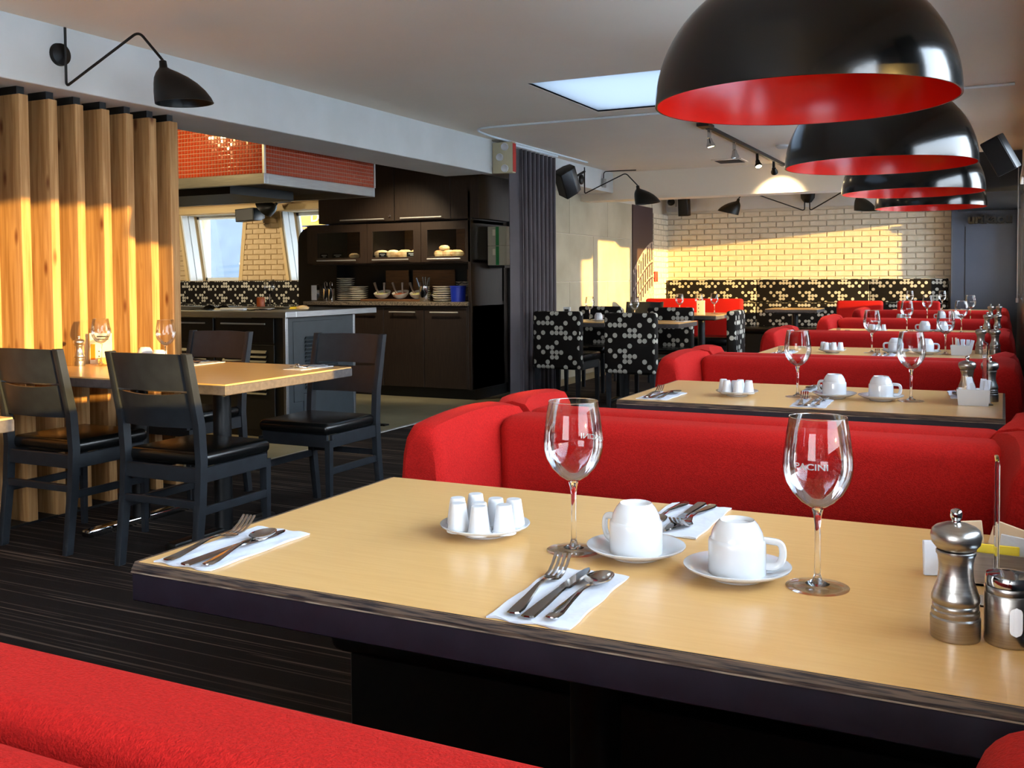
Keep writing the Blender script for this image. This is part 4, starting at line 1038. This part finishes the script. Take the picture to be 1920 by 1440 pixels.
for i, (dx, dy, tx) in enumerate(((-.03, 0, -.35), (-.01, .02, -.1), (.02, -.01, .05), (.03, .02, .15), (0, -.02, .3))):
    o = B().box(-.008, .008, -.003, .003, 0, .24, .002, 1).obj('table_knife', 'chrome', loc=(-5.17 + dx * .6, 8.52 + dy, CZ + .008)); o.rotation_euler = (.05, tx * .9, 0)
    tag(o, ['leftmost knife standing in the utensil pot', 'second knife from the left in the utensil pot', 'middle knife standing in the utensil pot', 'rightmost knife standing in the utensil pot', 'rear knife leaning right in the utensil pot'][i], 'knife', 'knives in the utensil pot')
bt = thing('blue_tub', 'blue plastic tub at the right end of the granite worktop', 'tub', (-4.79, 8.52, CZ))
B().lathe([(0, 0), (.070, 0), (.078, .14), (.082, .145), (.082, .155), (.075, .155), (.068, .006), (0, .006)], 28).obj('tub', 'blue_plastic', bt)
B().tube(smooth([(-.02, 0, .05), (.0, 0, .17), (.04, 0, .19), (.07, 0, .185)], .02), .006, 8).obj('scoop', 'black_metal', bt)
# bakery in the display bays
def bun(x, y, z, s, ms, lab, grp):
    b = B().lathe([(0, 0), (.75 * s, 0), (s, .35 * s), (.92 * s, .75 * s), (.5 * s, 1.05 * s), (0, 1.1 * s)], 18); b.xf(Matrix.Diagonal((1.25, .9, 1, 1)))
    return put(b, 'bread_bun', ms, lab, 'bread', grp, (x, y, z), R.uniform(-.4, .4))
for i in range(4): bun(-5.66 + i * .138, 8.50, 1.3875, .068, 'bread_pale' if i < 2 else 'bread', ['grey floured', 'pale floured', 'golden', 'reddish'][i] + ' bread roll in the middle display bay', 'bread in the middle bay')
for i in range(3): bun(-4.98 + i * .095, 8.50, 1.3875, .058, 'bread', ['left', 'middle', 'right'][i] + ' golden bun in the right display bay', 'buns in the right bay')
bun(-4.93, 8.50, 1.448, .045, 'bread', 'top bun of the pile in the right display bay', 'buns in the right bay')
bun(-6.0, 8.5, 1.3875, .045, 'bread', 'small brown bun in the left display bay', 'buns in the left bay'); bun(-6.2, 8.5, 1.3875, .03, 'bread_pale', 'small pale bun in the left display bay', 'buns in the left bay')
for i, (x, w_) in enumerate(((-5.60, .09), (-5.25, .13), (-6.15, .14), (-6.32, .1))):
    c = thing('name_tag', ['small black tag at the left of the middle display bay', 'black lettered tag at the right of the middle display bay', 'black tag in the centre of the left display bay', 'dim tag at the left of the left display bay'][i], 'tag', (x, 8.422, 1.3875), group='black bakery tags')
    B().box(-w_ / 2, w_ / 2, -.002, .002, 0, .048).obj('card', 'black_board', c)
    B().box(-w_ * .33, w_ * .33, -.003, -.002, .026, .034).box(-w_ * .18, w_ * .18, -.003, -.002, .012, .019).obj('white_print', 'plastic_white', c)
B().lathe([(0, 0), (.012, 0), (.012, .01), (0, .012)], 12).obj('display_lamp', 'display_bulb', cab, loc=(rel(-5.45), .45, 1.66))
for q in (-6.15, -5.45, -4.85): spot((q, 8.36 + .12, 1.69), (q, 8.36 + .22, 1.35), 2.2 if q > -6 else .7, (1, .86, .55), 120)

# ------------------------------------------------------------------ curtain, emergency lamp, speakers, sconces, track
cu = thing('grey_curtain', 'long grey pleated curtain hanging from the ceiling rail', 'curtain', (0, 0, 0))
b = B(); n = 150; pts = []
for i in range(n + 1):
    t_ = i / n; y = 8.03 + .98 * t_
    ph = 2 * PI * 8 * max(0, t_ - .22) / .78
    amp = .012 if t_ < .22 else .040
    pts.append((-4.0 + amp * math.cos(ph) - (.0 if t_ < .22 else .0), y + .012 * math.sin(2 * ph), t_))
rings = []
for zf in [i / 14 for i in range(15)]:
    z = 2.345 - 2.27 * zf; k = 1 + .25 * math.sin(zf * 3)
    rings.append([b.bm.verts.new((-3.985 + (x + 3.985) * k, 8.5 + (y - 8.5) * (1 - .03 * math.sin(zf * PI)), z)) for x, y, t_ in pts])
for a, c in zip(rings, rings[1:]):
    for i in range(n): b.bm.faces.new((a[i], a[i + 1], c[i + 1], c[i]))
o = b.obj('cloth', 'curtain_cloth', cu, ang=80); sm = o.modifiers.new('thickness', 'SOLIDIFY'); sm.thickness = .004
rl = thing('curtain_rail', 'white curved curtain track on the ceiling', 'rail', (0, 0, 0))
B().tube(smooth([(.05, 7.20, CEIL - .010), (-3.90, 7.20, CEIL - .010), (-3.97, 7.6, CEIL - .010), (-3.98, 9.9, CEIL - .010)], .30, 12), .009, 8).obj('track', 'frame_white', rl)
B().tube([(-3.98, 8.0, CEIL - .03), (-3.98, 9.1, CEIL - .03)], .012, 8).obj('carrier_rail', 'frame_white', rl)
em = thing('emergency_lamp', 'beige emergency lighting box with three round lamps above the curtain', 'lamp', (-4.0, 7.968, 0))
B().box(-.10, .10, -.035, .035, 2.10, 2.375, .006, 2).obj('housing', 'emerg_beige', em)
for x, z in ((.03, 2.33), (-.02, 2.24), (.03, 2.14)):
    l = B().lathe([(0, 0), (.032, 0), (.034, .02), (.030, .024), (.024, .018), (0, .012)], 24, m=Matrix.Translation((x, -.035, z)) @ Matrix.Rotation(PI / 2, 4, 'X')).obj('lamp_head', 'plastic_white', em)
B().box(.101, .104, -.03, .03, 2.11, 2.36).obj('red_side', 'exit_red', em)
def shade_bell(t, m, s=1):
    """hooded flared shade, neck at origin, opening downwards"""
    rings = []
    for z, rx, ry, ox in ((0, .010, .010, 0), (-.004, .017, .017, 0), (-.034, .019, .019, .001), (-.044, .030, .030, .006), (-.060, .053, .050, .018), (-.085, .080, .074, .036), (-.115, .102, .094, .055), (-.150, .120, .108, .072), (-.185, .132, .118, .085), (-.208, .136, .121, .091)):
        rings.append([(s * (ox + rx * math.cos(a)), s * ry * math.sin(a), s * (z - (.0 if z > -.19 else -.03 * math.cos(a) * 0))) for a in [2 * PI * i / 32 for i in range(32)]])
    inner = [[(x * .96, y * .96, z) for x, y, z in r] for r in rings[::-1]][:-2]
    b = B().loft(rings + inner); b.xf(m); return b.obj('shade', 'black_metal', t, ang=50)
def speaker(loc, rot, lab, s=1, grp='black wall speakers'):
    t = thing('wall_speaker', lab, 'speaker', loc, 0, grp)
    t.rotation_euler = rot
    p = [(-.075, -.10), (.075, -.10), (.075, .03), (.045, .10), (-.045, .10), (-.075, .03)]
    B().poly([(x * s, y * s, -.14 * s) for x, y in p], (0, 0, .28 * s), .008, 2).obj('cabinet', 'black_paint', t)
    B().box(-.068 * s, .068 * s, -.105 * s, -.10 * s, -.13 * s, .13 * s, .003, 1).obj('grille', 'black_board', t)
    B().tube([(0, .08 * s, 0), (0, .22 * s, .0)], .012 * s, 8).obj('bracket', 'black_metal', t)
speaker((-3.95, 9.30, 2.14), (.55, .35, -.5), 'black speaker tilted on its bracket right of the curtain')
speaker((-4.2, 14.25, 2.20), (.1, 0, 0), 'black speaker high in the far corner of the brick wall')
speaker((-.02, 6.5, 1.87), (.25, -.42, -.35), 'black speaker tilted at the far right under the ceiling', .78)
speaker((-10.05, 11.6, 2.13), (.25, PI / 2 - .05, .25), 'black speaker hanging between the slanted windows', 1.25)
hs = thing('wall_sconce', 'black sconce shade seen from behind between the slanted windows', 'lamp', (-9.54, 11.6, 2.29), 0, 'black wall sconces with swing arms')
shade_bell(hs, Matrix.Rotation(.85, 4, 'Y') @ Matrix.Rotation(PI, 4, 'Z'), 1.15)
B().tube([(0, .4, .05), (0, 0, 0)], .008, 8).obj('arm', 'black_metal', hs)
cc = thing('ceiling_camera', 'small round black camera in the far corner beside the speaker', 'camera', (-4.40, 14.25, 2.27))
B().lathe([(0, 0), (.05, 0), (.055, .03), (.03, .06), (0, .07)], 20, m=Matrix.Rotation(PI / 2, 4, 'X')).obj('dome', 'black_paint', cc)
B().box(-.06, .06, .0, .06, -.07, .06, .01).obj('mount', 'white_paint', cc)

def sconce(loc, lab, pts, rot, grp='black wall sconces with swing arms', s=1):
    t = thing('wall_sconce', lab, 'lamp', loc, 0, grp)
    B().lathe([(0, 0), (.055, 0), (.052, .02), (.02, .034), (0, .036)], 32, m=Matrix.Rotation(PI / 2, 4, 'Y')).obj('wall_plate', 'black_metal', t)
    B().tube(smooth(pts, .035, 6), .0065, 10).obj('arm', 'black_metal', t)
    shade_bell(t, Matrix.Translation(pts[-1]) @ rot, s)
    return t
rot1 = Matrix.Rotation(math.atan2(.28, .55), 4, 'Z') @ Matrix.Rotation(-.04, 4, 'Y')
arm1 = [(.045, .0, .125), (.045, .0, -.14), (.055, .0, -.152), (.39, .13, .095), (.50, .17, -.045)]
sconce((-4.10, 3.39, 2.262), 'large black swing arm sconce on the white beam above the posts', arm1, rot1)
sconce((-4.14, 10.10, 2.235), 'distant black swing arm sconce right of the curtain', [(.045, 0, .13), (.045, 0, -.14), (.055, 0, -.152), (.46, .16, .06), (.58, .20, -.075)], Matrix.Rotation(.3, 4, 'Z') @ Matrix.Rotation(-.10, 4, 'Y'))
ds = thing('double_sconce', 'black two armed sconce on the far white brick wall', 'lamp', (-2.48, 14.42, 2.29))
B().lathe([(0, .03), (.10, .03), (.095, -.03), (.05, -.09), (0, -.10)], 28, m=Matrix.Diagonal((1, .6, 1, 1))).obj('wall_plate', 'black_metal', ds)
for s, e in ((-1, .90), (1, .72)):
    pts = [(s * .035, -.05, -.05), (s * .035, -.05, -.19), (s * .06, -.06, -.20), (s * (e - .08), -.26, .095), (s * e, -.30, -.02)]
    B().tube(smooth(pts, .04, 6), .008, 8).obj('arm', 'black_metal', ds)
    shade_bell(ds, Matrix.Translation(pts[-1]) @ Matrix.Rotation(.25 if s < 0 else .05, 4, 'Y') @ Matrix.Rotation(PI if s < 0 else 0, 4, 'Z'), 1.1)
tr = thing('track_light', 'black ceiling track with five small spotlights', 'lamp', (-2.17, 8.0, 0))
B().box(-.018, .018, .0, 3.6, CEIL - .035, CEIL - .001, .002, 1).obj('rail', 'black_metal', tr)
B().box(-.05, .05, -.15, .03, CEIL - .03, CEIL - .001, .004, 1).obj('feed_box', 'black_metal', tr)
for i, (y, dx, dy) in enumerate(((.06, .2, .0), (.90, .1, .1), (1.83, .30, -.45), (2.60, -.1, 1.5), (3.30, .15, 1.6))):
    d = Vector((dx, dy, -1)).normalized(); q = d.to_track_quat('-Z', 'Y').to_matrix().to_4x4(); m = Matrix.Translation((0, y, CEIL - .10)) @ q
    h = B().box(-.012, .012, y - .015, y + .015, CEIL - .10, CEIL - .035).lathe([(0, 0), (.02, -.005), (.024, -.03), (.036, -.06), (.036, -.075), (.031, -.075), (.02, -.04), (0, -.03)], 20, m=m).obj('spot_head', 'chrome' if i < 2 else 'black_metal', tr)
    B().lathe([(0, -.066), (.03, -.067), (.03, -.070), (0, -.070)], 16, m=m).obj('lens', 'bulb', h)
    spot(Vector((-2.17, 8.0 + y, CEIL - .10)) + d * .09, Vector((-2.17, 8.0 + y, CEIL - .10)) + d, 34 if i == 4 else 18, (1, .80, .50), 75, .7)
vt = thing('ceiling_vent', 'dark square air vent set in the ceiling left of the track', 'vent', (-2.62, 10.55, CEIL))
B().box(-.16, .16, -.16, .16, -.012, -.001, .002, 1).obj('frame', 'ceiling_paint', vt)
for k in range(6): B().box(-.13, .13, -.125 + k * .045, -.095 + k * .045, -.016, -.011).obj('slat', 'black_board', vt)
jb = thing('junction_box', 'small grey electrical box with bent cable beside the far swing arm sconce', 'electrical box', (-4.135, 10.75, 2.25))
B().box(0, .03, -.04, .04, -.05, .05, .004, 1).obj('box', 'steel', jb)
B().tube(smooth([(.012, 0, .05), (.012, 0, .13), (.35, .15, .142)], .05), .006, 6).obj('cable', 'black_metal', jb)
sd = thing('smoke_detector', 'small round smoke detector on the ceiling right of the track', 'detector', (-1.88, 9.57, CEIL))
B().lathe([(0, -.035), (.04, -.033), (.06, -.02), (.062, -.001), (0, -.001)], 24).obj('housing', 'white_paint', sd)
lt = thing('wall_lettering', 'black three dimensional lettering on the navy wall at far right', 'lettering', (-.17, 14.30, 1.885))
m = Matrix.Translation((0, -.05, 0)) @ Matrix.Rotation(PI / 2, 4, 'X')
text_obj('urikaou', .17, m, 'black_board', 'letters', lt, .05, .006, 1.0)
# warm fittings in the other dining room
for x, y, tx, ty, tz, p_ in ((-5.75, 4.85, -5.5, 5.6, 2.05, 11), (-5.1, 4.9, -5.1, 5.6, 2.0, 5), (-7.2, 5.0, -6.8, 5.8, 1.6, 40), (-8.6, 8.6, -8.4, 10, 1.0, 55), (-11, 9.5, -11, 11, 1.2, 60), (-5.2, 7.45, -5.4, 8.6, .98, 34)):
    spot((x, y, 2.38), (tx, ty, tz), p_, (1, .70, .30) if y < 6 else (1, .82, .56), 120 if x < -5.5 else 75, .8, .05)
